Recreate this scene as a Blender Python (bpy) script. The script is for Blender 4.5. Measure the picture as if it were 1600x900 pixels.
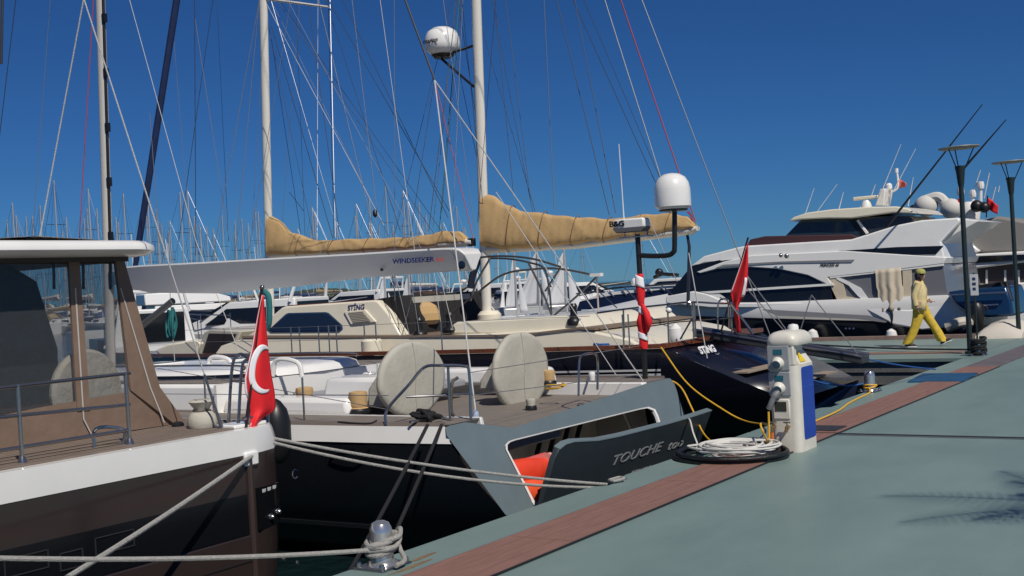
import bpy, bmesh, math, random
from mathutils import Vector, Matrix
random.seed(7)
for _o in list(bpy.data.objects): bpy.data.objects.remove(_o)
scene = bpy.context.scene
COL = scene.collection
R = math.radians

# ---------------------------------------------------------------- camera, sky, sun, exposure
FPX = 1850.0; CAM_H = 1.8; ROLL = R(3.2); PITCH = math.atan((447.0-450.0)/FPX)
cam_data = bpy.data.cameras.new('camera'); cam = bpy.data.objects.new('camera', cam_data); COL.objects.link(cam)
cam_data.sensor_width = 36.0; cam_data.lens = 36.0*FPX/1600.0; cam_data.clip_start = 0.05; cam_data.clip_end = 9000
_f = Vector((0, math.cos(PITCH), math.sin(PITCH))); _u0 = Vector((0, -math.sin(PITCH), math.cos(PITCH))); _r0 = Vector((1, 0, 0))
_r = _r0*math.cos(ROLL) - _u0*math.sin(ROLL); _u = _r0*math.sin(ROLL) + _u0*math.cos(ROLL)
cam.matrix_world = Matrix(((_r.x, _u.x, -_f.x, 0), (_r.y, _u.y, -_f.y, 0), (_r.z, _u.z, -_f.z, CAM_H), (0, 0, 0, 1)))
scene.camera = cam
SUN_DIR = Vector((0.45, -0.89, 0)).normalized(); SUN_EL = R(50)
to_sun = Vector((SUN_DIR.x*math.cos(SUN_EL), SUN_DIR.y*math.cos(SUN_EL), math.sin(SUN_EL)))
world = bpy.data.worlds.new('World'); scene.world = world; world.use_nodes = True
nt = world.node_tree; nt.nodes.clear()
sky = nt.nodes.new('ShaderNodeTexSky'); sky.sky_type = 'NISHITA'; sky.sun_disc = False
sky.sun_elevation = SUN_EL; sky.sun_rotation = math.atan2(to_sun.x, to_sun.y)
sky.altitude = 1500; sky.air_density = 1.0; sky.dust_density = 0.0; sky.ozone_density = 6.0
bg = nt.nodes.new('ShaderNodeBackground'); bg.inputs['Strength'].default_value = 0.08
out = nt.nodes.new('ShaderNodeOutputWorld')
# deep polarised blue: one uniform colour filter over the whole sky
filt = nt.nodes.new('ShaderNodeMix'); filt.data_type = 'RGBA'; filt.blend_type = 'MULTIPLY'; filt.inputs['Factor'].default_value = 1.0; filt.inputs['B'].default_value = (0.165, 0.36, 0.60, 1)
nt.links.new(sky.outputs[0], filt.inputs['A']); nt.links.new(filt.outputs['Result'], bg.inputs[0]); nt.links.new(bg.outputs[0], out.inputs[0])
sl = bpy.data.lights.new('sun', 'SUN'); sl.energy = 3.8; sl.angle = R(0.53); sl.color = (1.0, 0.94, 0.85)
so = bpy.data.objects.new('sun', sl); COL.objects.link(so); so.rotation_euler = to_sun.to_track_quat('Z', 'Y').to_euler()
scene.view_settings.view_transform = 'Standard'; scene.view_settings.look = 'None'
scene.view_settings.exposure = 0.0; scene.view_settings.gamma = 1.0

# ---------------------------------------------------------------- pier frame: s along the pier, t out over the water, z up
TH = R(33.7); DV = Vector((math.sin(TH), math.cos(TH), 0)); NV = Vector((-math.cos(TH), math.sin(TH), 0)); T0 = 5.29
YAW = math.pi - TH
def Wd(s, t, z): return DV*s + NV*(t+T0) + Vector((0, 0, z))
def _ray(u, v): return _f + _r*((u-800)/FPX) + _u*((450-v)/FPX)
def _hit(u, v, n, c):
    d = _ray(u, v); C = Vector((0, 0, CAM_H)); P = C + d*((c - n.dot(C))/n.dot(d))
    return (DV.dot(P), NV.dot(P)-T0, P.z)
def PS(u, v, s): return _hit(u, v, DV, s)
def PT(u, v, t): return _hit(u, v, NV, t+T0)
def PL(u, v, s, lean=0.0, zb=0.0):   # side plane leaning inwards with height
    return _hit(u, v, DV - Vector((0, 0, lean)), s - lean*zb)
def PZ(u, v, z=0.0): return _hit(u, v, Vector((0, 0, 1)), z)

# ---------------------------------------------------------------- materials
MATS = {}
def mat(name, col, rough=0.5, metal=0.0, var=0.0, vscale=6.0, bump=0.0, bscale=30.0, coat=0.0, alpha=None, spec=0.5, trans=0.0, stretch=None, col2=None, ior=None):
    if name in MATS: return MATS[name]
    m = bpy.data.materials.new(name); m.use_nodes = True; t = m.node_tree; b = t.nodes['Principled BSDF']
    b.inputs['Base Color'].default_value = (*col, 1); b.inputs['Roughness'].default_value = rough; b.inputs['Metallic'].default_value = metal
    b.inputs['Specular IOR Level'].default_value = spec
    if ior: b.inputs['IOR'].default_value = ior
    if coat: b.inputs['Coat Weight'].default_value = coat; b.inputs['Coat Roughness'].default_value = 0.08
    if trans: b.inputs['Transmission Weight'].default_value = trans
    if alpha is not None: b.inputs['Alpha'].default_value = alpha
    tc = t.nodes.new('ShaderNodeTexCoord'); mp = t.nodes.new('ShaderNodeMapping'); t.links.new(tc.outputs['Object'], mp.inputs['Vector'])
    if stretch: mp.inputs['Scale'].default_value = stretch
    if var or col2:
        n = t.nodes.new('ShaderNodeTexNoise'); n.inputs['Scale'].default_value = vscale; n.inputs['Detail'].default_value = 6; n.inputs['Roughness'].default_value = 0.6
        t.links.new(mp.outputs[0], n.inputs['Vector'])
        r = t.nodes.new('ShaderNodeValToRGB'); r.color_ramp.elements[0].position = 0.3; r.color_ramp.elements[1].position = 0.7
        c2 = col2 or tuple(min(1, c*(1+var)) for c in col); c1 = col if col2 else tuple(c*(1-var) for c in col)
        r.color_ramp.elements[0].color = (*c1, 1); r.color_ramp.elements[1].color = (*c2, 1)
        t.links.new(n.outputs['Fac'], r.inputs['Fac']); t.links.new(r.outputs['Color'], b.inputs['Base Color'])
    if bump:
        n2 = t.nodes.new('ShaderNodeTexNoise'); n2.inputs['Scale'].default_value = bscale; n2.inputs['Detail'].default_value = 5
        t.links.new(mp.outputs[0], n2.inputs['Vector'])
        bm = t.nodes.new('ShaderNodeBump'); bm.inputs['Strength'].default_value = bump; bm.inputs['Distance'].default_value = 0.02
        t.links.new(n2.outputs['Fac'], bm.inputs['Height']); t.links.new(bm.outputs['Normal'], b.inputs['Normal'])
    MATS[name] = m; return m

def stripes(name, col, line, pitch, width=0.1, axis=1, rough=0.7, var=0.25, bump=0.3):
    """planked surface: thin dark caulk lines every `pitch` metres across local `axis`"""
    m = mat(name, col, rough, var=var, vscale=9, stretch=(0.6, 6, 6) if axis == 1 else (6, 0.6, 6)); t = m.node_tree; b = t.nodes['Principled BSDF']
    src = b.inputs['Base Color'].links[0].from_socket
    tc = t.nodes.new('ShaderNodeTexCoord'); sx = t.nodes.new('ShaderNodeSeparateXYZ'); t.links.new(tc.outputs['Object'], sx.inputs[0])
    mu = t.nodes.new('ShaderNodeMath'); mu.operation = 'DIVIDE'; mu.inputs[1].default_value = pitch; t.links.new(sx.outputs[axis], mu.inputs[0])
    fr = t.nodes.new('ShaderNodeMath'); fr.operation = 'FRACT'; t.links.new(mu.outputs[0], fr.inputs[0])
    lt = t.nodes.new('ShaderNodeMath'); lt.operation = 'LESS_THAN'; lt.inputs[1].default_value = width; t.links.new(fr.outputs[0], lt.inputs[0])
    mx = t.nodes.new('ShaderNodeMix'); mx.data_type = 'RGBA'; t.links.new(lt.outputs[0], mx.inputs['Factor']); t.links.new(src, mx.inputs['A']); mx.inputs['B'].default_value = (*line, 1)
    t.links.new(mx.outputs['Result'], b.inputs['Base Color']); return m

# ---------------------------------------------------------------- mesh builder
class MB:
    def __init__(self): self.v = []; self.f = []
    def add(self, vs, fs):
        o = len(self.v); self.v += [tuple(p) for p in vs]; self.f += [tuple(i+o for i in f) for f in fs]; return self
    def hexa(self, p):  # bottom 4 (ccw), top 4
        return self.add(p, [(0,3,2,1),(4,5,6,7),(0,1,5,4),(1,2,6,5),(2,3,7,6),(3,0,4,7)])
    def box(self, a, b):
        (x0,y0,z0),(x1,y1,z1) = a,b
        return self.hexa([(x0,y0,z0),(x1,y0,z0),(x1,y1,z0),(x0,y1,z0),(x0,y0,z1),(x1,y0,z1),(x1,y1,z1),(x0,y1,z1)])
    def prism(self, poly, off):
        n = len(poly); q = [tuple(Vector(p)+Vector(off)) for p in poly]
        return self.add(list(poly)+q, [tuple(range(n-1,-1,-1)), tuple(range(n,2*n))]+[(i,(i+1)%n,n+(i+1)%n,n+i) for i in range(n)])
    def loft(self, rings, caps=True, closed=True):
        n = len(rings[0]); vs = [p for r in rings for p in r]; fs = []
        for k in range(len(rings)-1):
            for i in range(n if closed else n-1):
                j = (i+1) % n; fs.append((k*n+i, k*n+j, (k+1)*n+j, (k+1)*n+i))
        if caps and closed: fs += [tuple(range(n-1,-1,-1)), tuple(range((len(rings)-1)*n, len(rings)*n))]
        return self.add(vs, fs)
    def tube(self, pts, r, n=6, r2=None):
        pts = [Vector(p) for p in pts]; rings = []; prev = None
        for i, p in enumerate(pts):
            d = (pts[min(i+1, len(pts)-1)] - pts[max(i-1, 0)])
            if d.length < 1e-9: d = Vector((0, 0, 1))
            d.normalize()
            if prev is None:
                a = Vector((0, 0, 1)) if abs(d.z) < 0.9 else Vector((1, 0, 0)); u = d.cross(a).normalized()
            else:
                u = (prev - d*prev.dot(d))
                u = u.normalized() if u.length > 1e-6 else d.orthogonal().normalized()
            prev = u; w = d.cross(u); rr = r if r2 is None else r + (r2-r)*i/(len(pts)-1)
            if isinstance(r, (list, tuple)): rr = r[i]
            rings.append([tuple(p + (u*math.cos(2*math.pi*k/n) + w*math.sin(2*math.pi*k/n))*rr) for k in range(n)])
        return self.loft(rings)
    def lathe(self, prof, c, axis=(0, 0, 1), n=20, sc=(1, 1)):
        ax = Vector(axis).normalized(); u = ax.orthogonal().normalized() if abs(ax.z) < 0.99 else Vector((1, 0, 0)); w = ax.cross(u); c = Vector(c)
        return self.loft([[tuple(c + ax*h + (u*math.cos(2*math.pi*k/n)*sc[0] + w*math.sin(2*math.pi*k/n)*sc[1])*max(r, 1e-4)) for k in range(n)] for r, h in prof])
    def ball(self, c, r, n=12, sc=(1, 1, 1)):
        m = n//2 + 2
        return self.loft([[(c[0]+r*sc[0]*math.sin(a)*math.cos(2*math.pi*k/n), c[1]+r*sc[1]*math.sin(a)*math.sin(2*math.pi*k/n), c[2]+r*sc[2]*math.cos(a)) for k in range(n)] for a in [0.02+ (math.pi-0.04)*i/m for i in range(m+1)]])
    def grid(self, fn, nu, nv):
        return self.add([fn(i/nu, j/nv) for i in range(nu+1) for j in range(nv+1)], [(i*(nv+1)+j, (i+1)*(nv+1)+j, (i+1)*(nv+1)+j+1, i*(nv+1)+j+1) for i in range(nu) for j in range(nv)])
    def build(self, name, m, parent=None, org=None, sharp=35, bevel=0, thick=0, flat=False, loc=None):
        """vertices are (s,t,z) when a pier-frame origin applies, else already local"""
        o3 = org if org is not None else (ORG.get(parent) if parent is not None else None)
        vs = self.v if o3 is None else [(p[1]-o3[1], -(p[0]-o3[0]), p[2]-o3[2]) for p in self.v]
        me = bpy.data.meshes.new(name); me.from_pydata(vs, [], self.f); me.update()
        bm = bmesh.new(); bm.from_mesh(me); bmesh.ops.remove_doubles(bm, verts=bm.verts, dist=1e-6); bmesh.ops.recalc_face_normals(bm, faces=bm.faces); bm.to_mesh(me); bm.free()
        if not flat:
            me.polygons.foreach_set('use_smooth', [True]*len(me.polygons)); me.set_sharp_from_angle(angle=R(sharp))
        ob = bpy.data.objects.new(name, me); COL.objects.link(ob)
        me.materials.append(m)
        if thick:
            md = ob.modifiers.new('solid', 'SOLIDIFY'); md.thickness = thick; md.offset = 0
        if bevel:
            md = ob.modifiers.new('bevel', 'BEVEL'); md.width = bevel; md.segments = 2; md.limit_method = 'ANGLE'; md.angle_limit = R(40)
        if parent is not None: ob.parent = parent; ORG[ob] = o3
        elif o3 is not None: ob.location = Wd(*o3); ob.rotation_euler = (0, 0, YAW); ORG[ob] = o3
        if loc is not None: ob.location = loc
        return ob
ORG = {}
def tag(o, label=None, cat=None, group=None, kind=None):
    if label: o['label'] = label
    if cat: o['category'] = cat
    if group: o['group'] = group
    if kind: o['kind'] = kind
    return o
def thing(name, org, label, cat, group=None):
    o = bpy.data.objects.new(name, None); COL.objects.link(o); o.location = Wd(*org); o.rotation_euler = (0, 0, YAW); o.empty_display_size = 0.3
    ORG[o] = org; return tag(o, label, cat, group)
def copy_tree(o, parent=None):
    c = o.copy(); COL.objects.link(c); c.parent = parent
    for ch in list(o.children): copy_tree(ch, c)
    return c
def spline(pts, n=8):
    P = [Vector(p) for p in pts]; P = [P[0]*2-P[1]] + P + [P[-1]*2-P[-2]]; o = []
    for i in range(1, len(P)-2):
        for k in range(n):
            t = k/n; a, b, c, d = P[i-1:i+3]
            o.append(tuple(0.5*((2*b)+(c-a)*t+(2*a-5*b+4*c-d)*t*t+(3*b-a-3*c+d)*t**3)))
    o.append(tuple(P[-2])); return o
def sag(a, b, d, n=14): return [(a[0]+(b[0]-a[0])*k/n, a[1]+(b[1]-a[1])*k/n, a[2]+(b[2]-a[2])*k/n - d*4*(k/n)*(1-k/n)) for k in range(n+1)]
def text_part(txt, size, m, parent, origin, ux, uy, name='lettering', shear=0.0, sx=1.0, align='LEFT', thick=0.002, bold=0.0):
    """flat raised lettering: origin and axes ux (reading), uy (up) in (s,t,z)"""
    c = bpy.data.curves.new('txt', 'FONT'); c.body = txt; c.size = size; c.shear = shear; c.extrude = thick; c.align_x = align; c.offset = bold; c.resolution_u = 3
    tmp = bpy.data.objects.new('txt', c); COL.objects.link(tmp); dg = bpy.context.evaluated_depsgraph_get(); me0 = tmp.evaluated_get(dg).to_mesh()
    ux = Vector(ux).normalized(); uy = Vector(uy).normalized(); uz = ux.cross(uy); o = Vector(origin); b = MB()
    b.add([tuple(o + ux*v.co.x*sx + uy*v.co.y + uz*v.co.z) for v in me0.vertices], [tuple(p.vertices) for p in me0.polygons])
    tmp.to_mesh_clear(); bpy.data.objects.remove(tmp); bpy.data.curves.remove(c)
    return b.build(name, m, parent, flat=True)

# palette
WHITE = mat('white_gelcoat', (0.80, 0.79, 0.76), 0.25, coat=0.4, var=0.04, vscale=2)
CREAM = mat('cream_paint', (0.78, 0.72, 0.57), 0.3, coat=0.3, var=0.05, vscale=2)
STEEL = mat('stainless_steel', (0.36, 0.355, 0.35), 0.18, 0.88)
DSTEEL = mat('weathered_steel', (0.35, 0.35, 0.36), 0.3, 1.0)
BLACK = mat('black_plastic', (0.012, 0.012, 0.013), 0.4)
BLKROPE = mat('black_rope', (0.012, 0.012, 0.014), 0.85, bump=0.6, bscale=120)
ROPE = mat('grey_rope', (0.42, 0.41, 0.38), 0.9, var=0.2, vscale=60, bump=0.9, bscale=160)
WROPE = mat('white_rope', (0.55, 0.545, 0.53), 0.8, bump=0.5, bscale=150)
WIRE = mat('rigging_wire', (0.34, 0.34, 0.35), 0.35, 0.6)
DWIRE = mat('dark_rigging_line', (0.035, 0.04, 0.05), 0.6)
YROPE = mat('yellow_cable', (0.75, 0.42, 0.03), 0.5)
BROPE = mat('blue_rope', (0.015, 0.09, 0.30), 0.7)
RED = mat('red_flag_cloth', (0.74, 0.014, 0.02), 0.75, var=0.08, vscale=5)
FLAGWHITE = mat('white_flag_cloth', (0.8, 0.8, 0.82), 0.8)
TAN = mat('tan_canvas', (0.50, 0.33, 0.15), 0.85, var=0.05, vscale=3, bump=0.25, bscale=14)
BEIGE = mat('beige_canvas', (0.44, 0.42, 0.355), 0.85, var=0.07, vscale=4, bump=0.35, bscale=14)
CANVASBROWN = mat('brown_canvas', (0.20, 0.135, 0.098), 0.85, var=0.1, vscale=5, bump=0.3, bscale=10)
GLASS_DARK = mat('tinted_glass', (0.008, 0.010, 0.013), 0.06, spec=0.7)
BLUEGLASS = mat('blue_tinted_glass', (0.012, 0.022, 0.045), 0.08, spec=0.7)
TEAK = stripes('grey_teak', (0.205, 0.175, 0.15), (0.03, 0.028, 0.026), 0.06, 0.12)
VARNISH = mat('varnished_wood', (0.16, 0.045, 0.018), 0.25, var=0.3, vscale=20, coat=0.5)
# ================================================================ SETTING
def structure(o): o['kind'] = 'structure'; return o
WZ = -0.72
# water: one sheet to the horizon
def water_mat():
    m = bpy.data.materials.new('sea_water'); m.use_nodes = True; t = m.node_tree; b = t.nodes['Principled BSDF']
    b.inputs['Base Color'].default_value = (0.006, 0.016, 0.018, 1); b.inputs['Roughness'].default_value = 0.06; b.inputs['IOR'].default_value = 1.33
    tc = t.nodes.new('ShaderNodeTexCoord'); n = t.nodes.new('ShaderNodeTexNoise'); n.inputs['Scale'].default_value = 1.6; n.inputs['Detail'].default_value = 5
    n2 = t.nodes.new('ShaderNodeTexNoise'); n2.inputs['Scale'].default_value = 7; n2.inputs['Detail'].default_value = 3
    ad = t.nodes.new('ShaderNodeMath'); ad.operation = 'MULTIPLY_ADD'; ad.inputs[1].default_value = 0.35
    bm = t.nodes.new('ShaderNodeBump'); bm.inputs['Strength'].default_value = 0.55; bm.inputs['Distance'].default_value = 0.12
    for q in (n, n2): t.links.new(tc.outputs['Object'], q.inputs['Vector'])
    t.links.new(n2.outputs['Fac'], ad.inputs[0]); t.links.new(n.outputs['Fac'], ad.inputs[2]); t.links.new(ad.outputs[0], bm.inputs['Height']); t.links.new(bm.outputs['Normal'], b.inputs['Normal'])
    return m
b = MB(); b.add([(-4000, -200, WZ), (4000, -200, WZ), (4000, 7000, WZ), (-4000, 7000, WZ)], [(0, 1, 2, 3)])
structure(b.build('water', water_mat()))

PIER = mat('teal_painted_concrete', (0.175, 0.252, 0.235), 0.42, var=0.13, vscale=1.3, bump=0.10, bscale=90, col2=(0.195, 0.272, 0.254))
def pier_detail():
    t = PIER.node_tree; b = t.nodes['Principled BSDF']; src = b.inputs['Base Color'].links[0].from_socket
    tc = t.nodes.new('ShaderNodeTexCoord'); mp = t.nodes.new('ShaderNodeMapping'); mp.inputs['Scale'].default_value = (1, 0.35, 1); t.links.new(tc.outputs['Object'], mp.inputs[0])
    n = t.nodes.new('ShaderNodeTexNoise'); n.inputs['Scale'].default_value = 0.9; n.inputs['Detail'].default_value = 9; n.inputs['Roughness'].default_value = 0.72; t.links.new(mp.outputs[0], n.inputs['Vector'])
    rp = t.nodes.new('ShaderNodeValToRGB'); rp.color_ramp.elements[0].position = 0.38; rp.color_ramp.elements[0].color = (0.86, 0.87, 0.86, 1); rp.color_ramp.elements[1].position = 0.66; rp.color_ramp.elements[1].color = (1.1, 1.08, 1.06, 1)
    t.links.new(n.outputs['Fac'], rp.inputs[0])
    mx = t.nodes.new('ShaderNodeMix'); mx.data_type = 'RGBA'; mx.blend_type = 'MULTIPLY'; mx.inputs['Factor'].default_value = 0.75
    t.links.new(src, mx.inputs['A']); t.links.new(rp.outputs[0], mx.inputs['B'])
    # scattered dark stains
    v = t.nodes.new('ShaderNodeTexNoise'); v.inputs['Scale'].default_value = 3.3; v.inputs['Detail'].default_value = 10; v.inputs['Roughness'].default_value = 0.8; t.links.new(tc.outputs['Object'], v.inputs['Vector'])
    r2 = t.nodes.new('ShaderNodeValToRGB'); r2.color_ramp.elements[0].position = 0.66; r2.color_ramp.elements[0].color = (0, 0, 0, 1); r2.color_ramp.elements[1].position = 0.74; r2.color_ramp.elements[1].color = (0.55, 0.55, 0.55, 1)
    t.links.new(v.outputs['Fac'], r2.inputs[0]); m2 = t.nodes.new('ShaderNodeMix'); m2.data_type = 'RGBA'; t.links.new(r2.outputs[0], m2.inputs['Factor']); t.links.new(mx.outputs['Result'], m2.inputs['A']); m2.inputs['B'].default_value = (0.075, 0.095, 0.09, 1)
    t.links.new(m2.outputs['Result'], b.inputs['Base Color'])
    # grit and small scuffs
    g1 = t.nodes.new('ShaderNodeTexVoronoi'); g1.inputs['Scale'].default_value = 9.0; t.links.new(tc.outputs['Object'], g1.inputs['Vector'])
    g2 = t.nodes.new('ShaderNodeMath'); g2.operation = 'LESS_THAN'; g2.inputs[1].default_value = 0.075; t.links.new(g1.outputs['Distance'], g2.inputs[0])
    g3 = t.nodes.new('ShaderNodeTexNoise'); g3.inputs['Scale'].default_value = 2.2; t.links.new(tc.outputs['Object'], g3.inputs['Vector'])
    g4 = t.nodes.new('ShaderNodeMath'); g4.operation = 'GREATER_THAN'; g4.inputs[1].default_value = 0.56; t.links.new(g3.outputs['Fac'], g4.inputs[0])
    g5 = t.nodes.new('ShaderNodeMath'); g5.operation = 'MULTIPLY'; t.links.new(g2.outputs[0], g5.inputs[0]); t.links.new(g4.outputs[0], g5.inputs[1])
    g6 = t.nodes.new('ShaderNodeMath'); g6.operation = 'MULTIPLY'; g6.inputs[1].default_value = 0.55; t.links.new(g5.outputs[0], g6.inputs[0])
    m3 = t.nodes.new('ShaderNodeMix'); m3.data_type = 'RGBA'; t.links.new(g6.outputs[0], m3.inputs['Factor']); t.links.new(m2.outputs['Result'], m3.inputs['A']); m3.inputs['B'].default_value = (0.06, 0.065, 0.06, 1)
    fg = t.nodes.new('ShaderNodeTexNoise'); fg.inputs['Scale'].default_value = 140; fg.inputs['Detail'].default_value = 2; t.links.new(tc.outputs['Object'], fg.inputs['Vector'])
    fr = t.nodes.new('ShaderNodeMapRange'); fr.inputs['To Min'].default_value = 0.86; fr.inputs['To Max'].default_value = 1.14; t.links.new(fg.outputs['Fac'], fr.inputs['Value'])
    m4 = t.nodes.new('ShaderNodeMix'); m4.data_type = 'RGBA'; m4.blend_type = 'MULTIPLY'; m4.inputs['Factor'].default_value = 1.0; t.links.new(m3.outputs['Result'], m4.inputs['A']); t.links.new(fr.outputs[0], m4.inputs['B']); t.links.new(m4.outputs['Result'], b.inputs['Base Color'])
    rr = t.nodes.new('ShaderNodeMapRange'); rr.inputs['To Min'].default_value = 0.3; rr.inputs['To Max'].default_value = 0.55; t.links.new(n.outputs['Fac'], rr.inputs['Value']); t.links.new(rr.outputs[0], b.inputs['Roughness'])
pier_detail()
CONC = mat('grey_concrete', (0.15, 0.15, 0.145), 0.85, var=0.25, vscale=2.5, bump=0.3, bscale=25)
BOARD = mat('red_brown_board', (0.245, 0.13, 0.10), 0.6, var=0.14, vscale=5, stretch=(6, 0.7, 6), bump=0.15, bscale=50)
def edge_poly(s0, s1, notches, tr):
    p = [(s0, tr, 0), (s0, 0, 0)]
    for n in notches:
        if s0 < n < s1: p += [(n-0.42, 0, 0), (n-0.34, -0.02, 0), (n-0.26, -0.12, 0), (n+0.10, -0.12, 0), (n+0.2, -0.02, 0), (n+0.28, 0, 0)]
    p += [(s1, 0, 0), (s1, tr, 0)]; return p
NOT = (9.35, 15.3)
pier = None
for a, c in ((-14, 12.575), (12.62, 46), (46.03, 90)):
    b = MB(); b.prism(edge_poly(a, c, NOT, -15.0), (0, 0, -0.5)); o = b.build('pier', PIER, org=(0, 0, 0), sharp=20, bevel=0.012); structure(o)
    pier = pier or o
b = MB(); b.box((-14, -14.8, -1.6), (90, -0.25, -0.5)); structure(b.build('pier_base', CONC, org=(0, 0, 0)))
b = MB(); b.box((22.85, 0.012, -0.06), (28.85, 13.0, 0.0)); fdeck = structure(b.build('cross_pier_deck', PIER, org=(0, 0, 0)))
b = MB(); b.box((22.9, 0.012, -0.26), (28.8, 12.9, -0.064)); b.box((22.93, 0.012, -0.5), (28.8, 12.9, -0.275)); b.box((23.3, 0.3, -1.4), (28.4, 12.4, -0.52)); structure(b.build('cross_pier_wall', CONC, org=(0, 0, 0)))
# inlaid board strip of the main pier: four boards wide, cut into lengths
SW = 0.54/4
def board_row(t0, s0, s1):
    k = s0
    while k < s1-0.2:
        e = min(k+2.4, s1); b = MB(); b.box((k+0.004, t0+0.003, 0.003), (e-0.004, t0+SW-0.003, 0.013)); o = b.build('deck_board', BOARD, pier, flat=True); k = e
for i in range(4):
    off = 0.0
    board_row(-1.02+i*SW, -5.0+off, 12.56); board_row(-1.02+i*SW, 12.64, 18.28); board_row(-1.02+i*SW, 19.5, 20.9)
b = MB(); b.box((-5, -1.036, 0.002), (20.9, -1.024, 0.016)); b.build('strip_edge_line', BLACK, pier)  # black bar stands in for the dark shadow gap beside the boards
b = MB(); b.box((20.9, -1.02, 0.003), (40, -0.48, 0.012)); b.build('drain_grating', mat('grey_grating', (0.13, 0.115, 0.12), 0.6, var=0.3, vscale=3, bump=0.3, bscale=40), pier)
b = MB(); b.box((-5, -0.475, 0.003), (12.5, -0.468, 0.01)); b.build('strip_edge_line', mat('aluminium_edging', (0.35, 0.35, 0.34), 0.4, 0.8), pier)
b = MB(); b.box((12.545, -15, 0.002), (12.635, -1.04, 0.007)); b.build('expansion_joint', mat('rubber_joint', (.014, .016, .018), .7), pier)
b = MB(); b.box((12.50, -15, 0.002), (12.543, -1.04, 0.006)); b.build('joint_edging', mat('aluminium_edging', (0.35, 0.35, 0.34), 0.4, 0.8), pier)
b = MB(); b.box((12.72, -0.96, 0.014), (13.12, -0.50, 0.022)); b.build('cover_plate', mat('dark_cover_plate', (0.03, 0.032, 0.036), 0.6, var=0.3, vscale=8), pier)
b = MB(); b.hexa([(*PZ(1418, 598, 0)[:2], 0.004), (*PZ(1507, 597, 0)[:2], 0.004), (*PZ(1529, 584, 0)[:2], 0.004), (*PZ(1442, 585, 0)[:2], 0.004), (*PZ(1418, 598, 0)[:2], 0.018), (*PZ(1507, 597, 0)[:2], 0.018), (*PZ(1529, 584, 0)[:2], 0.018), (*PZ(1442, 585, 0)[:2], 0.018)])
b.build('blue_mat', mat('blue_rubber_mat', (0.012, 0.075, 0.17), 0.6, var=0.25, vscale=4), pier)
for k in range(5):
    b = MB(); b.box((24.05, 0.3+k*2.4, 0.004), (24.5, 2.66+k*2.4, 0.014)); b.build('deck_board', BOARD, fdeck)
b = MB(); b.box((28.72, 0.1, 0.002), (28.9, 12.9, 0.09)); b.build('edge_beam', mat('pinkish_timber', (0.26, 0.17, 0.14), 0.7, var=0.2, vscale=5), fdeck)
# far shore: low wooded ridge
def hills():
    b = MB(); pts = []
    GREEN = mat('wooded_ridge', (0.035, 0.05, 0.028), 0.95, var=0.45, vscale=0.05)
    rnd = random.Random(3); n = 240; ring0 = []; ring1 = []; ring2 = []
    for i in range(n+1):
        u = -500 + 1500*i/n; d = 620.0
        e = 4.2*max(0.0, min(1, (930-u)/160)) + 0.5
        e *= 0.72 + 0.28*math.sin(u*0.013+1.1) + 0.22*math.sin(u*0.041) + 0.16*rnd.random()
        P = _ray(u, 447 - math.tan(ROLL)*(u-800)); P = P*(d/P.y)
        ring0.append((P.x, P.y, WZ-0.5)); ring1.append((P.x, P.y+14, max(0.2, e*0.75))); ring2.append((P.x*1.12, P.y*1.12, max(0.0, e*1.15)))
    b.loft([ring0, ring1, ring2], caps=False, closed=False); o = b.build('hills', GREEN, flat=True); structure(o)
hills()

# ================================================================ BOLLARDS
def bollard(s, t, label):
    r = thing('mooring_bollard', (s, t, 0), label, 'bollard', 'steel bollards along the pier edge')
    b = MB(); b.lathe([(0.105, 0.012), (0.10, 0.03), (0.082, 0.045), (0.076, 0.09), (0.077, 0.225), (0.074, 0.255), (0.058, 0.287), (0.03, 0.302), (0.0, 0.306)], (s, t, 0), n=28); b.build('post', mat('polished_steel', (.66, .65, .63), .2, .82), r)
    b = MB(); b.box((s-0.15, t-0.13, 0.001), (s+0.15, t+0.13, 0.014)); b.build('base_plate', DSTEEL, r, bevel=0.004)
    for i in (-1, 1):
        for j in (-1, 1):
            b = MB(); b.lathe([(0.020, 0.014), (0.020, 0.03), (0.017, 0.046), (0.0, 0.052)], (s+i*0.122, t+j*0.10, 0), n=12); b.build('bolt', STEEL, r)
    return r
BP = [(5.97, -0.16), (16.95, -0.06), (23.42, -0.16), (14.7, -0.2)]
bollard(*BP[0], 'domed steel bollard with grey rope knotted round it in the foreground')
bollard(*BP[1], 'short steel bollard with yellow rope looped round it beyond the pedestal')
bl = bollard(*BP[2], 'steel bollard wound in black rope at the foot of the nearer lamp post')
RUST = mat('rust_stain', (.20, .13, .07), .8, var=.4, vscale=30)
for _s, _t, _l in ((BP[0][0]+.30, BP[0][1]-.10, .16), (BP[0][0]+.05, BP[0][1]-.20, .22)):
    b = MB(); b.prism([(_s+_l*math.cos(a)*(1+.2*math.sin(3*a)), _t+.022*math.sin(a)*(1+.4*math.sin(2*a)), .0012) for a in [2*math.pi*k/16 for k in range(16)]], (0, 0, .0012)); b.build('rust_stain', RUST, pier)
def knot(s, t, z, r, m, label, turns=3, rr=0.016, seed=1, tails=()):
    rnd = random.Random(seed); root = thing('rope_hitch', (s, t, 0), label, 'rope'); pts = []
    for k in range(turns*16+1):
        a = 2*math.pi*k/16; pts.append((s+(r+0.010*rnd.random()+rr)*math.cos(a), t+(r+0.010*rnd.random()+rr)*math.sin(a), z+rr*2.0*k/16 + 0.012*math.sin(a*1.5)))
    MB().tube(spline(pts, 3), rr, 8).build('turns', m, root)
    for tl in tails: MB().tube(spline(tl, 8), rr, 8).build('tail', m, root)
    return root
s, t = BP[0]
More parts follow.
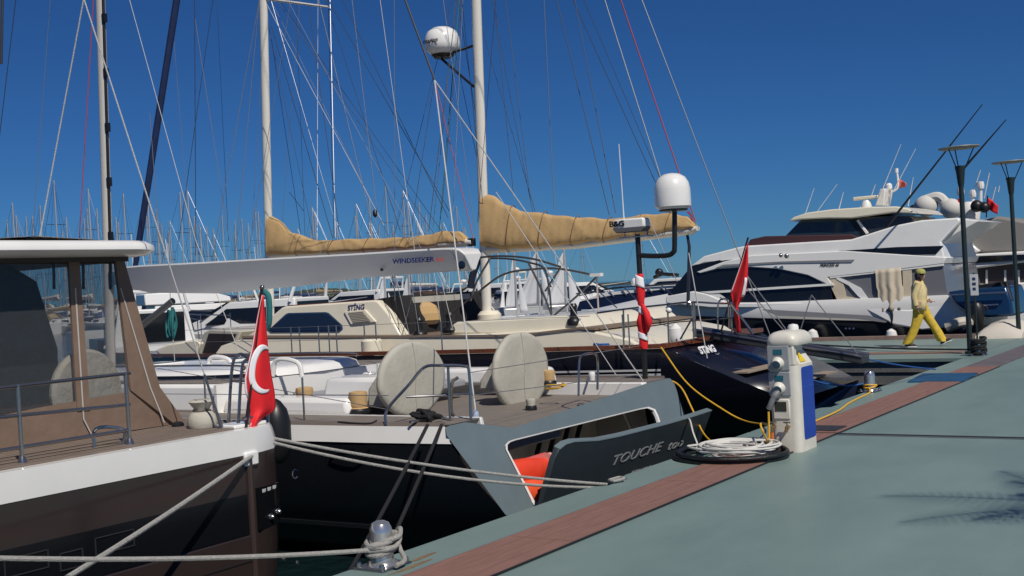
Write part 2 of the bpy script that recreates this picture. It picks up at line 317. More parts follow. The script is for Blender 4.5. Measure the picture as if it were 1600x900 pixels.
knot(s, t, 0.085, 0.077, ROPE, 'grey rope wound and knotted round the foreground bollard', 3, 0.016, tails=(
    [(s-0.09, t+0.02, 0.15), (s-0.02, t-0.10, 0.19), (s+0.05, t-0.115, 0.20), (s+0.13, t-0.06, 0.23), (s+0.155, t+0.0, 0.18), (s+0.13, t-0.05, 0.09), (s+0.05, t-0.15, 0.045), (s-0.06, t-0.165, 0.03)],
    [(s-0.10, t+0.02, 0.12), (s-0.06, t-0.09, 0.13), (s+0.02, t-0.12, 0.15), (s+0.10, t-0.07, 0.20), (s+0.10, t+0.05, 0.2), (s, t+0.1, 0.16)]))
s, t = BP[2]; knot(s, t, 0.03, 0.09, BLKROPE, 'black rope piled round the bollard under the lamp', 5, 0.03, seed=4)
s, t = BP[1]; knot(s, t, 0.06, 0.077, YROPE, 'yellow rope looped round the short bollard', 2, 0.011, seed=5, tails=([(s-.09, t-.02, .06), (s-.3, t-.08, .015), (s-0.9, t-.13, .014), (s-1.6, t-.2, .014), (s-2.6, t-.36, .02), (s-4.2, t-.46, .03)],))

# ================================================================ LAMPS
POSTM = mat('dark_green_post_paint', (0.014, 0.026, 0.028), 0.45)
def lamp(s, t, label, h=3.98):
    r = thing('street_lamp', (s, t, 0), label, 'street lamp', 'dark lamp posts with disc heads')
    b = MB(); b.lathe([(0.10, 0), (0.10, 0.05), (0.055, 0.06), (0.05, 0.5), (0.047, h-0.75)], (s, t, 0), n=16); b.build('post', POSTM, r)
    b = MB(); b.lathe([(0.047, h-0.75), (0.062, h-0.68), (0.085, h-0.45), (0.10, h-0.38), (0.10, h-0.35), (0.02, h-0.34)], (s, t, 0), n=16); b.build('lamp_cup', POSTM, r)
    for k in range(3):
        a = 0.5+k*2.094; b = MB(); b.tube([(s+0.08*math.cos(a), t+0.08*math.sin(a), h-0.42), (s+0.27*math.cos(a), t+0.27*math.sin(a), h-0.02)], 0.011, 6); b.build('strut', POSTM, r)
    b = MB(); b.lathe([(0.0, -0.012), (0.36, -0.012), (0.385, 0.0), (0.38, 0.015), (0.0, 0.04)], (s, t, h), axis=(0.03, 0.02, 1), n=32); b.build('reflector_disc', mat('lamp_disc', (0.22, 0.22, 0.19), 0.5), r)
    return r
def palm():
    q = PZ(1775, 792, 0); h = 4.6; k = h/math.tan(SUN_EL); s0, t0 = q[0]+DV.dot(SUN_DIR)*k, q[1]+NV.dot(SUN_DIR)*k; rp = random.Random(4)
    r = thing('palm_tree', (s0, t0, 0), 'palm tree past the right edge whose fronds shade the quay', 'tree')
    MB().tube([(s0+.15, t0, 0), (s0+.08, t0, 1.5), (s0, t0, 3.2), (s0, t0, h)], [.19, .15, .13, .12], 10).build('trunk', mat('palm_bark', (.13, .10, .07), .9, var=.3, vscale=12, bump=.8, bscale=18), r)
    b = MB()
    for i in range(20):
        az = 2*math.pi*i/20+rp.uniform(-.1, .1); el = rp.uniform(-.1, .8); L = rp.uniform(1.3, 1.75); pts = []
        for j in range(9):
            f = j/8; d = L*f; pts.append(Vector((s0+math.cos(az)*d*math.cos(el*(1-f)), t0+math.sin(az)*d*math.cos(el*(1-f)), h+d*math.sin(el)*.9-.75*f*f*L*.6)))
        b.tube([tuple(p) for p in pts], .014, 4, r2=.004); side = Vector((-math.sin(az), math.cos(az), 0))
        for j in range(2, 26):
            f = j/26; p = pts[min(7, int(f*8))].lerp(pts[min(8, int(f*8)+1)], f*8-int(f*8)); ll = .42*math.sin(math.pi*min(1, f*.85+.12)); fw = Vector((math.cos(az), math.sin(az), -.2))*.18
            for sg in (-1, 1):
                tip = p+side*sg*ll+fw+Vector((0, 0, -.18*ll-.05)); b.add([tuple(p-fw*.08), tuple(p+fw*.08), tuple(tip)], [(0, 1, 2)])
    b.build('crown', mat('palm_leaf', (.05, .09, .03), .6), r, flat=True)
palm()
lamp(23.88, 0.10, 'nearer dark lamp post with disc head above a round cup')
lamp(28.75, 0.12, 'farther dark lamp post with disc head cut by the right edge')
def sign_post(s, t):
    r = thing('sign_post', (s, t, 0), 'small white notice on a thin dark post beside the nearer lamp', 'sign')
    b = MB(); b.tube([(s, t, 0), (s, t, 1.55)], 0.018, 8); b.build('post', POSTM, r)
    b = MB(); b.box((s-0.022, t-0.075, 1.10), (s-0.008, t+0.075, 1.52)); b.build('notice_plate', mat('notice_white', (0.7, 0.7, 0.7), 0.4), r, bevel=0.004)
    for z, w in ((1.43, .03), (1.33, .035), (1.23, .03)):
        b = MB(); b.box((s-0.0245, t-w, z-0.028), (s-0.0225, t+w, z+0.028)); b.build('pictogram', mat('notice_blue', (0.03, 0.05, 0.12), 0.5), r)
P = PZ(1528, 548, 0.0); sign_post(P[0], P[1])

# ================================================================ SERVICE PEDESTAL
PEDW = mat('ivory_fibreglass', (0.66, 0.63, 0.55), 0.4, var=0.08, vscale=6)
def pedestal():
    s0, s1, t0, t1 = 11.22, 11.72, -1.12, -0.81; c = ((s0+s1)/2, (t0+t1)/2, 0)
    r = thing('service_pedestal', c, 'ivory power and water pedestal with blue panel on the pier', 'pedestal')
    def sec(z, gs=0.0, gt=0.0, rc=0.075, a0=0, tf=None):
        o = []; S0, S1, T_0, T_1 = s0-gs, s1+gs, (tf if tf is not None else t0)-gt, t1+gt
        for (cx, cy, st) in ((S1-rc, T_1-rc, 0), (S0+rc, T_1-rc, 90), (S0+rc, T_0+rc, 180), (S1-rc, T_0+rc, 270)):
            for k in range(6):
                a = R(st+18*k); o.append((cx+rc*math.cos(a), cy+rc*math.sin(a), z))
        return o
    b = MB(); b.loft([sec(0.001), sec(0.86)]); b.build('body', PEDW, r)
    b = MB(); b.loft([sec(0.862, tf=t0+0.10), sec(1.06, tf=t0+0.10)]); b.build('upper_body', PEDW, r)
    # sloped shoulder under the cap and two side cheeks framing the hand recess
    b = MB(); b.prism([(s0+0.10, t0+0.01, 0.862), (s0+0.10, t0+0.14, 0.862), (s0+0.10, t0+0.14, 1.05)], (0.36, 0, 0)); b.build('recess_slope', PEDW, r)
    b = MB(); b.prism([(s0+0.004, t0+0.03, 0.862), (s0+0.004, t0+0.14, 0.862), (s0+0.004, t0+0.14, 1.06), (s0+0.004, t0+0.03, 1.06)], (0.09, 0, 0)); b.build('recess_cheek', PEDW, r, bevel=0.012)
    b = MB(); b.loft([sec(1.055, .0, .0), sec(1.062, .008, .008, .08), sec(1.12, .008, .008, .085), sec(1.165, -.012, -.012, .085), sec(1.19, -.05, -.045, .08), sec(1.202, -.11, -.09, .06)]); b.build('cap', PEDW, r, sharp=60)
    b = MB(); b.lathe([(0.055, 0), (0.055, 0.03), (0.045, 0.05), (0.0, 0.06)], (s1-0.13, (t0+t1)/2, 1.2), n=16); b.build('cap_light', WHITE, r)
    # blue panel on the landward face
    b = MB(); tb = t0-0.004; pts = []
    for (cx, cz, st) in ((s1-0.10, 0.80, 0), (s0+0.14, 0.80, 90), (s0+0.14, 0.15, 180), (s1-0.10, 0.15, 270)):
        for k in range(4): a = R(st+30*k); pts.append((cx+0.035*math.cos(a), tb, cz+0.035*math.sin(a)))
    b.prism(pts, (0, 0.012, 0)); pn = b.build('blue_panel', mat('blue_panel', (0.008, 0.045, 0.34), 0.35, var=0.1, vscale=5), r)
    b = MB(); b.box((s0+0.11, tb-0.004, 0.63), (s1-0.07, tb, 0.638)); b.build('panel_seam', mat('blue_line', (0.02, 0.09, 0.42), 0.4), pn)
    # warning sticker in the recess
    b = MB(); b.prism([(s0+0.16, t0+0.024, 0.885), (s0+0.30, t0+0.024, 0.885), (s0+0.23, t0+0.075, 0.985)], (0, -0.008, 0.004)); b.build('warning_sticker', mat('yellow_sticker', (0.75, 0.55, 0.02), 0.5), r)
    # socket face (towards the camera, s = s0)
    GREYP = mat('grey_socket_plate', (0.30, 0.32, 0.34), 0.45); sf = s0-0.001; tm0, tm1 = t0+0.075, t1-0.012
    tc = (tm0+tm1)/2
    for z0, z1 in ((0.815, 1.06), (0.565, 0.80)):
        b = MB(); b.box((sf-0.012, tm0, z0), (sf+0.02, tm1, z1)); pl = b.build('socket_plate', GREYP, r, bevel=0.006)
        b = MB(); b.box((sf-0.016, tc-0.045, z1-0.085), (sf-0.011, tc+0.045, z1-0.035)); b.build('display', mat('teal_display', (0.02, 0.13, 0.17), 0.2), pl)
    for zc, plug in ((0.895, False), (0.645, True)):
        b = MB(); b.lathe([(0.062, 0.0), (0.062, 0.02), (0.056, 0.03), (0.050, 0.055), (0.044, 0.062)], (sf-0.012, tc, zc), axis=(-1, 0, -0.3), n=24); sk = b.build('socket', PEDW, r)
        b = MB(); b.lathe([(0.0, 0.060), (0.043, 0.060), (0.041, 0.068), (0.0, 0.070)], (sf-0.012, tc, zc), axis=(-1, 0, -0.3), n=20); b.build('socket_cover', mat('blue_grey_cover', (0.06, 0.11, 0.17), 0.35), sk)
        if plug:
            b = MB(); b.tube(spline([(sf-0.05, tc+0.0, zc-0.04), (sf-0.09, tc+0.03, zc-0.08), (sf-0.11, tc+0.06, zc-0.15), (sf-0.11, tc+0.085, zc-0.20)], 5), [0.036]*6+[0.028]*10, 12); b.build('plug', mat('grey_plug', (0.16, 0.165, 0.17), 0.5), sk)
    # breaker window and taps
    b = MB(); b.box((sf-0.010, tm0+0.02, 0.33), (sf+0.02, tm1-0.03, 0.53)); wf = b.build('breaker_frame', PEDW, r, bevel=0.01)
    b = MB(); b.box((sf-0.014, tc-0.06, 0.41), (sf-0.008, tc+0.06, 0.505)); b.build('breaker_window', mat('smoked_window', (0.05, 0.05, 0.045), 0.15), wf)
    BR = mat('brass', (0.45, 0.28, 0.10), 0.3, 0.9)
    for dt in (-0.07, 0.075):
        b = MB(); b.tube([(sf+0.02, tc+dt, 0.26), (sf-0.07, tc+dt, 0.26), (sf-0.085, tc+dt, 0.21)], 0.016, 8); tp = b.build('tap', BR, r)
        b = MB(); b.tube([(sf-0.05, tc+dt-0.035, 0.305), (sf-0.05, tc+dt+0.035, 0.305)], 0.009, 6); b.tube([(sf-0.05, tc+dt, 0.26), (sf-0.05, tc+dt, 0.305)], 0.008, 6); b.build('tap_handle', STEEL, tp)
    b = MB(); b.tube([(sf-0.086, tc+0.075, 0.21), (sf-0.088, tc+0.075, 0.05)], 0.02, 10); b.build('hose_connector', mat('orange_connector', (0.5, 0.14, 0.03), 0.5), r)
    return tc, sf
PTC, PSF = pedestal()
# coil of black hose with white cable heaped on it
def coil():
    rnd = random.Random(11); c = (10.80, -0.55, 0)
    hr = thing('water_hose', c, 'coil of black water hose lying on the pier by the pedestal', 'hose')
    pts = []
    for k in range(5*24+1):
        a = 2*math.pi*k/24; lay = k//72; ra = 0.53 - 0.042*((k//24) % 3) + 0.022*math.sin(k*.37)+0.012*rnd.random(); pts.append((c[0]+ra*math.cos(a)*0.95, c[1]+ra*math.sin(a), 0.022+0.036*lay+0.006*rnd.random()))
    pts += [(c[0]+0.42, c[1]-0.28, 0.10), (PSF-0.10, PTC+0.05, 0.06), (PSF-0.088, PTC+0.075, 0.06)]
    MB().tube(spline(pts, 2), 0.021, 8).build('hose_coil', mat('black_hose', (0.010, 0.011, 0.012), 0.42, bump=0.4, bscale=90), hr)
    wr = thing('power_cable', c, 'white shore power cable heaped in loops on the black hose', 'cable')
    pts = []; cx, cy, ra, rb, ph = 0, 0, .36, .3, 0
    for k in range(13*20+1):
        if k % 20 == 0:
            cx = rnd.uniform(-0.07, 0.07); cy = rnd.uniform(-0.10, 0.07); ra = rnd.uniform(0.26, 0.42); rb = rnd.uniform(0.24, 0.40)
        a = 2*math.pi*k/20; pts.append((c[0]+0.02+cx+ra*0.85*math.cos(a), c[1]-0.02+cy+rb*math.sin(a), 0.045+0.085*(k/260)+0.02*rnd.random()))
    MB().tube(spline(pts[::2], 3), 0.0115, 7).build('cable_loops', mat('white_cable', (0.62, 0.61, 0.57), 0.5), wr)
    e = pts[0]; MB().tube(spline([e, (c[0]+.1, c[1]+.42, 0.10), PT(1091, 698, 0.02), PT(1083, 676, 0.12), PT(1077, 655, 0.32), PT(1070, 662, .6)], 6), 0.0095, 6).build('cable_tail', mat('white_cable', (0.62, 0.61, 0.57), 0.5), wr)
    yl = thing('yellow_cable', (PSF, PTC, 0), 'yellow shore cable drooping from the navy yacht to the pedestal socket', 'cable')
    A = PS(1033, 543, 14.4); B_ = (PSF-0.12, PTC+0.085, 0.40)
    MB().tube(spline([A, PT(1075, 600, 1.3), PT(1130, 640, 0.75), PT(1165, 658, 0.4), PT(1201, 664, -0.2), (PSF-0.16, PTC+0.16, 0.30), (PSF-0.13, PTC+0.10, 0.12), (PSF-0.12, PTC+0.09, 0.25), (PSF-0.12, PTC+0.085, 0.42)], 8), 0.0105, 7).build('cable', YROPE, yl)
    y2 = thing('yellow_cable', (11, 0, 0), 'yellow cable hanging over the stern corner of the grey transom down to the pier', 'cable')
    MB().tube(spline([PT(910, 606, 2.2), PT(985, 602, 1.7), PT(1035, 594, 1.2), PT(1062, 603, 0.95), PT(1082, 640, 0.6), PT(1098, 675, 0.3), PT(1118, 697, -0.15)], 8), 0.0095, 7).build('cable', YROPE, y2)
coil()

# ================================================================ MOORING LINES
def line(name, pts, r, m, label, cat='rope', group=None):
    o = pts[0]; root_org = (o[0], o[1], o[2]); return tag(MB().tube(pts, r, 8).build(name, m, org=root_org), label, cat, group)
line('mooring_rope', sag((BP[0][0]-0.09, BP[0][1]+0.02, 0.125), PT(-60, 871, 0.6), 0.03), 0.015, ROPE, 'grey mooring rope running level from the foreground bollard to the left edge')
line('mooring_rope', sag(PT(408, 702, 1.45), PT(60, 930, 0.45), 0.02), 0.017, ROPE, 'grey mooring rope slanting down left from the brown yacht stern cleat')
line('mooring_rope', sag(PT(402, 680, 1.55), PT(952, 757, -0.06), 0.05), 0.0125, ROPE, 'upper of the two grey ropes from the brown yacht to the pier edge')
line('mooring_rope', sag(PT(412, 688, 1.5), PT(945, 762, -0.03), 0.09), 0.0125, ROPE, 'lower of the two grey ropes from the brown yacht to the pier edge')
e = PT(952, 757, -0.06); b = MB(); b.tube(spline([(e[0], e[1], .02), (e[0]+.10, e[1]-.05, .03), (e[0]+.06, e[1]-.12, .03), (e[0]-.06, e[1]-.08, .025), (e[0], e[1], .02)], 5), 0.013, 8); tag(b.build('rope_eye', ROPE, org=(e[0], e[1], 0)), 'spliced grey rope eye lying at the notch in the pier edge', 'rope')
line('mooring_rope', sag(PT(668, 664, 1.15), (BP[0][0]+0.0, BP[0][1]+0.4, -0.2), 0.02), 0.016, BLKROPE, 'left of two black stern lines dropping from the grey transom yacht cleat', group='black stern lines')
line('mooring_rope', sag(PT(690, 664, 1.12), (BP[0][0]+0.25, BP[0][1]+0.35, -0.25), 0.02), 0.016, BLKROPE, 'right of two black stern lines dropping from the grey transom yacht cleat', group='black stern lines')
line('mooring_rope', sag(PS(1267, 538, 23.3), (BP[2][0]-.05, BP[2][1]+.05, 0.12), 0.03), 0.017, BLKROPE, 'black mooring line stretched along the cross pier to the lamp bollard')
line('mooring_rope', sag(PS(1040, 548, 14.9), PS(1212, 577, 15.9), 0.04), 0.0095, BROPE, 'blue line from the navy stern passing behind the pedestal')
line('mooring_rope', sag(PS(1350, 560, 16.4), PS(1462, 577, 19.5), 0.02), 0.011, BROPE, 'blue rope from the gangway end to the pier edge')
line('mooring_rope', sag(PS(1262, 591, 16.0), (BP[1][0]-.06, BP[1][1]+.07, 0.12), 0.06), 0.011, BROPE, 'blue rope reaching the short bollard with yellow rope')
# ================================================================ shared boat helpers
def PG(u, v, k, c):   # plane t + k*z = c
    return _hit(u, v, NV + Vector((0, 0, k)), c + T0)
def hull_loft(stations, sc, caps=True):
    """stations: (t, [(half_width, z), ...]) from rail down to keel; mirrored about s = sc"""
    rings = []
    for t, sec in stations:
        rings.append([(sc-h, tt if isinstance(t, tuple) else t, z) for (h, z), tt in zip(sec, t if isinstance(t, tuple) else [0]*len(sec))] + [(sc+h, tt if isinstance(t, tuple) else t, z) for (h, z), tt in reversed(list(zip(sec, t if isinstance(t, tuple) else [0]*len(sec))))])
    return MB().loft(rings, caps=caps, closed=caps)
def sheet(poly, off): return MB().prism(poly, off)
def pxline(parent, name, pts, r, m, n=6): return MB().tube(pts, r, n).build(name, m, parent)
def stay(parent, a, b, s=None, r=0.006, m=None, ext=0.0, name='stay', sb=None):
    """a wire through two picture points lying in the plane s (sb for its second end), run on upward by ext"""
    A = PS(*a, s); B = PS(*b, sb if sb is not None else s)
    if A[2] < B[2]: A, B = B, A
    A = tuple(A[i] + (A[i]-B[i])*ext for i in range(3))
    return MB().tube([A, B], r, 5).build(name, m or WIRE, parent)
def flag_sheet(parent, px_left, px_right, t, amp, rows=18, cols=14, fold=3.0, ph=0.0, plane='t'):
    """hanging cloth spanned between two picture edges, folded in depth"""
    def ed(e, v):
        k = v*(len(e)-1); i = min(int(k), len(e)-2); f = k-i; return (e[i][0]+(e[i+1][0]-e[i][0])*f, e[i][1]+(e[i+1][1]-e[i][1])*f)
    def fn(u, v):
        l, r = ed(px_left, v), ed(px_right, v); x = l[0]+(r[0]-l[0])*u; y = l[1]+(r[1]-l[1])*u
        d = t + amp*(0.25+0.75*v)*math.sin(u*math.pi*fold + ph + v*1.2)
        return PT(x, y, d) if plane == 't' else PS(x, y, d)
    b = MB(); b.grid(fn, cols, rows); o = b.build('flag_cloth', RED, parent, thick=0.003, sharp=80); return o, fn

# ================================================================ LEFT BROWN YACHT
def brown_yacht():
    sc = 4.3; r = thing('sailing_yacht', (sc, 1.4, WZ), 'brown hulled yacht with canvas cockpit enclosure and white hardtop at left', 'yacht')
    HB = mat('brown_hull_gelcoat', (0.034, 0.024, 0.022), 0.2, coat=0.45, var=0.1, vscale=1.5)
    HB2 = mat('dark_brown_gelcoat', (0.052, 0.036, 0.033), 0.25, coat=0.3)
    BGLOSS = mat('black_gloss_panel', (0.006, 0.0065, 0.008), 0.18)
    plan = [(1.40, 2.02), (1.41, 2.15), (1.455, 2.33), (1.56, 2.46), (1.75, 2.54), (3.0, 2.62), (7.0, 2.6), (11.0, 2.1), (14.5, 1.1), (16.6, 0.06)]
    st = [(t, [(h, 0.635), (h, 0.2), (h*0.985, -0.3), (h*0.9, -0.75), (h*0.55, -1.15)]) for t, h in plan]
    hull_loft(st, sc).build('hull', HB, r)
    st = [(t, [(h-0.055 if h > .3 else h*.6, 0.83), (h-0.03 if h > .3 else h*.8, 0.80), (h+0.006, 0.70), (h+0.004, 0.638)]) for t, h in [(t-0.004 if t < 1.45 else t, h) for t, h in plan]]
    hull_loft(st, sc).build('gunwale_band', WHITE, r)
    pl2 = [(t+0.10, h-0.13) for t, h in plan[:-2]]
    b = MB(); out = [(sc-h, t, 0.832) for t, h in pl2] + [(sc+h, t, 0.832) for t, h in reversed(pl2)]; b.prism(out, (0, 0, 0.008)); b.build('teak_deck', stripes('brown_teak', (0.20, 0.155, 0.125), (0.025, 0.022, 0.02), 0.075, 0.16, axis=0), r)
    # transom fittings: gloss panel, lower door, seam, latches
    b = MB(); b.hexa([(1.75, 1.388, 0.06), (6.27, 1.388, 0.04), (6.27, 1.41, 0.04), (1.75, 1.41, 0.06), (1.75, 1.388, 0.37), (6.27, 1.388, 0.345), (6.27, 1.41, 0.345), (1.75, 1.41, 0.37)]); gp = b.build('transom_panel', BGLOSS, r)
    b = MB(); b.box((1.75, 1.372, -0.62), (6.27, 1.40, 0.036)); b.build('transom_door', HB, r, bevel=0.008)
    b = MB(); b.box((1.75, 1.368, -0.16), (6.27, 1.3745, -0.152)); b.build('door_seam', BLACK, r)
    b = MB(); b.tube([(6.31, 1.395, -0.7), (6.31, 1.395, 0.63)], 0.026, 10); b.build('corner_post', HB2, r)
    b = MB(); b.box((6.26, 1.375, 0.55), (6.40, 1.45, 0.66)); b.build('corner_bracket', WHITE, r, bevel=0.015)
    for x0, x1, y0, y1 in ((150, 210, 843, 868), (8, 76, 876, 905), (95, 130, 870, 890)):
        A = PT(x0, (y0+y1)/2, 1.38); B_ = PT(x1, (y0+y1)/2-(x1-x0)*0.2, 1.38); h = 0.055; f = MB()
        for q in ((A[0], A[2]-h, B_[0], A[2]-h+0.007), (A[0], A[2]+h, B_[0], A[2]+h+0.007)): f.box((q[0], 1.381, q[1]), (q[2], 1.389, q[3]))
        for q in (A[0], B_[0]): f.box((q-0.004, 1.381, A[2]-h), (q+0.004, 1.389, A[2]+h+0.007))
        f.build('latch_frame', mat('dark_latch', (0.03, 0.03, 0.032), 0.3), gp)
    # shore-power recess on the rounded corner
    a, c = Vector((6.37, 1.392, 0)), Vector((6.68, 1.475, 0)); d = (c-a); nrm = Vector((d.y, -d.x, 0)).normalized()
    def onp(k, z, off=0.006): p = a + d*k + nrm*off; return (p.x, p.y, z)
    b = MB(); b.hexa([onp(0, .05), onp(1, .05), onp(1, .05, -.03), onp(0, .05, -.03), onp(0, .375), onp(1, .36), onp(1, .36, -.03), onp(0, .375, -.03)]); sp = b.build('connection_panel', BGLOSS, r)
    for k in (0.22, 0.46, 0.70):
        b = MB(); b.hexa([onp(k, .325, .007), onp(k+.14, .325, .007), onp(k+.14, .325, 0), onp(k, .325, 0), onp(k, .352, .012), onp(k+.14, .350, .012), onp(k+.14, .350, 0), onp(k, .352, 0)]); b.build('indicator_light', WHITE, sp)
    for k, z in ((0.52, .12), (0.85, .14)):
        b = MB(); b.lathe([(0.026, 0), (0.026, .012), (0.014, .03), (0, .032)], onp(k, z), axis=nrm, n=14); b.build('inlet', STEEL, sp)
    for u, v in ((440, 873), (461, 879)):
        P = PT(u, v, 1.45); b = MB(); b.lathe([(0.018, 0), (0.016, .012), (0, .014)], (P[0], P[1]-0.02, P[2]), axis=(0.3, -1, 0), n=12); b.build('drain_fitting', STEEL, r)
    P = PT(461, 741, 1.5); b = MB(); b.tube([(P[0]+0.03*math.cos(q), P[1], P[2]+0.035*math.sin(q)) for q in [0.7+k*0.35 for k in range(15)]], 0.006, 6); b.build('towing_eye', STEEL, r)
    # stern rail
    def rail(pts, rad=0.0125): return MB().tube(pts, rad, 8)
    tr = 1.62
    for y0, y1, nm in ((606, 583, 'top_rail'), (652, 632, 'middle_rail'), (704, 671, 'lower_rail')):
        A, B_ = PT(0, y0, tr), PT(203, y1, tr); k = -1.2; A = (A[0]+(B_[0]-A[0])*k, tr, A[2]+(B_[2]-A[2])*k); rail([A, B_]).build(nm, STEEL, r)
    for x, y0, y1 in ((35, 722, 600), (203, 697, 582)):
        A = PT(x, y0, tr); A = (A[0], tr, 0.83); rail([A, (A[0]-0.005, tr, PT(x, y1, tr)[2])], 0.014).build('stanchion', STEEL, r)
        b = MB(); b.lathe([(0.035, 0), (0.03, .02), (0.018, .05)], A, n=12); b.build('stanchion_base', STEEL, r)
    A, B_, C_, D_ = PT(147, 690, 1.75), PT(150, 670, 1.75), PT(192, 671, 1.66), PT(193, 695, 1.66); rail(spline([(A[0], A[1], .83), B_, C_, (D_[0], D_[1], .83)], 5)).build('deck_handle', STEEL, r)
    # cockpit enclosure (aft face)
    te = 2.3
    def q(x, y, dt=0.0): return PT(x, y, te+dt)
    def ext(p, o, ds): return (p[0]+ds, p[1], p[2])
    GL = mat('clear_vinyl', (0.10, 0.11, 0.12), 0.03, alpha=0.22, bump=0.8, bscale=5.5, spec=1.0)
    skirt = [ext(q(0, 705), 0, -2.6), q(0, 703), q(290, 660), q(245, 602), q(205, 612), q(62, 637), q(0, 650), ext(q(0, 650), 0, -2.6)]
    MB().prism(skirt, (0, 0.02, 0)).build('canvas_skirt', CANVASBROWN, r)
    MB().prism([q(180, 400, -.012), q(192, 398, -.012), q(250, 605, -.012), q(291, 661, -.03), q(275, 664, -.03), q(205, 610, -.012)], (0, 0.03, 0)).build('corner_canvas', CANVASBROWN, r)
    MB().prism([q(107, 402, -.01), q(124, 402, -.01), q(141, 640, -.01), q(121, 642, -.01)], (0, 0.022, 0)).build('canvas_post', CANVASBROWN, r)
    MB().prism([q(117, 450, -.016), q(119, 450, -.016), q(132, 655, -.016), q(150, 690, -.016), q(148, 690, -.016), q(130, 655, -.016)], (0, 0.004, 0)).build('zip', mat('zip_white', (.5, .48, .45), .6), r)
    MB().prism([q(188, 450, -.02), q(189.5, 450, -.02), q(236, 605, -.02), q(258, 660, -.035), q(256, 660, -.035), q(234, 605, -.02)], (0, 0.004, 0)).build('zip', MATS['zip_white'], r)
    MB().prism([ext(q(0, 412), 0, -2.6), q(0, 412), q(190, 412), q(190, 392), ext(q(0, 385), 0, -2.6)], (0, 0.03, 0)).build('valance', mat('dark_valance', (0.045, 0.032, 0.026), 0.8), r)
    MB().prism([q(124, 408, .004), q(184, 408, .004), q(208, 612, .004), q(140, 628, .004)], (0, 0.003, 0)).build('clear_window', GL, r, flat=True)
    MB().prism([ext(q(0, 410, .004), 0, -2.0), q(108, 408, .004), q(122, 632, .004), q(0, 650, .004), ext(q(0, 650, .004), 0, -2.0)], (0, 0.003, 0)).build('clear_window', GL, r, flat=True)
    for x in (84, 130, 172):
        MB().prism([q(x-2, 408, .03), q(x+2, 408, .03), q(x+3, 452, .03), q(x-1, 452, .03)], (0, .006, 0)).build('hanging_strap', BLACK, r)
    # near (port) side and far side of the enclosure, and shade cloth inside
    MB().prism([ext(q(0, 650, .3), 0, -1.6), q(0, 650, .3), q(91, 628, .3), q(90, 545, .3), q(57, 440, .3), q(0, 405, .3), ext(q(0, 405, .3), 0, -1.6)], (0, 0.01, 0)).build('shade_cloth', mat('dark_shade_cloth', (0.010, 0.010, 0.011), 0.7, bump=.3, bscale=20), r)
    b = MB(); b.box((sc-1.9, 2.5, .84), (sc+1.55, 5.2, 1.12)); b.build('cockpit_seat', HB2, r, bevel=.03)
    b = MB(); b.hexa([(6.10, 2.34, 0.84), (6.12, 2.34, 0.84), (6.2, 5.5, 0.84), (6.18, 5.5, 0.84), (5.86, 2.34, 2.2), (5.88, 2.34, 2.2), (5.88, 5.5, 2.2), (5.86, 5.5, 2.2)]); b.build('side_curtain', GL, r, flat=True)
    b = MB(); b.box((sc-1.9, 5.4, .84), (sc+1.5, 5.5, 1.75)); b.build('bulkhead', HB2, r)
    # hardtop
    def roofring(z, g, t0=2.0):
        o = []; S0, S1, A, B_ = 2.35-g, 6.22+g, t0-g, 6.2+g; rc = 0.34+g
        for (cx, cy, stt) in ((S1-rc, B_-rc, 0), (S0+rc, B_-rc, 90), (S0+rc, A+rc, 180), (S1-rc, A+rc, 270)):
            for k in range(8): a_ = R(stt+90/7*k); cr = 0.05*((cx-sc)/2)**2*0; o.append((cx+rc*math.cos(a_), cy+rc*math.sin(a_), z - 0.035*abs((cx+rc*math.cos(a_))-sc)/1.9))
        return o
    b = MB(); b.loft([roofring(2.22, -0.16), roofring(2.235, -0.05), roofring(2.265, 0.0), roofring(2.305, -0.005), roofring(2.335, -0.06), roofring(2.36, -0.5), roofring(2.375, -0.95)]); b.build('hardtop', WHITE, r, sharp=60)
    b = MB(); b.loft([roofring(2.19, -0.2), roofring(2.221, -0.2)]); b.build('headliner', mat('brown_headliner', (0.05, 0.04, 0.034), 0.8), r)
    # round canvas cover seen through the vinyl, covered winch, fender, staff
    cvr = MB(); P = PT(134, 612, 2.48); cvr.lathe([(0.0, -.05), (0.26, -.045), (0.315, -.02), (0.325, 0.02), (0.30, .05), (0, .06)], P, axis=(0.05, -1, 0), n=32); cvr.build('wheel_cover', mat('cream_cover_cloth', (0.52, 0.49, 0.42), .85, bump=.9, bscale=12), r)
    P = PZ(317, 668, 0.84); cv = MB(); cv.lathe([(0.105, 0), (0.115, .03), (0.11, .08), (0.085, .115), (0.055, .13), (0.062, .15), (0.10, .2), (0.085, .215), (0, .2)], (P[0], P[1], .842), n=18); wb = cv.build('winch_cover', BEIGE, r, sharp=60)
    MB().tube([(P[0]+.065*math.cos(a_), P[1]+.065*math.sin(a_), .842+.132+.006*math.sin(3*a_)) for a_ in [k*.4 for k in range(17)]], .007, 6).build('tie_cord', mat('brown_cord', (.1, .08, .06), .8), wb)
    P = PZ(278, 666, 0.84); b = MB(); b.lathe([(.05, 0), (.05, .02), (.03, .035), (0, .036)], (P[0], P[1], .84), n=14); b.build('deck_filler', BLACK, r)
    # pushpit hoops beside the flag
    for (xa, xb, yt, yb, t_) in ((362, 391, 556, 690, 1.75), (377, 420, 562, 700, 1.6)):
        MB().tube(spline([PT(xa-6, yb-5, t_), PT(xa, yt+25, t_), PT(xa+8, yt, t_), PT(xb-8, yt, t_), PT(xb, yt+20, t_), PT(xb-2, yb, t_)], 5), 0.0125, 8).build('pushpit_hoop', STEEL, r)
    MB().tube([PT(362, 595, 1.7), PT(418, 597, 1.62)], .009, 6).build('pushpit_rail', STEEL, r)
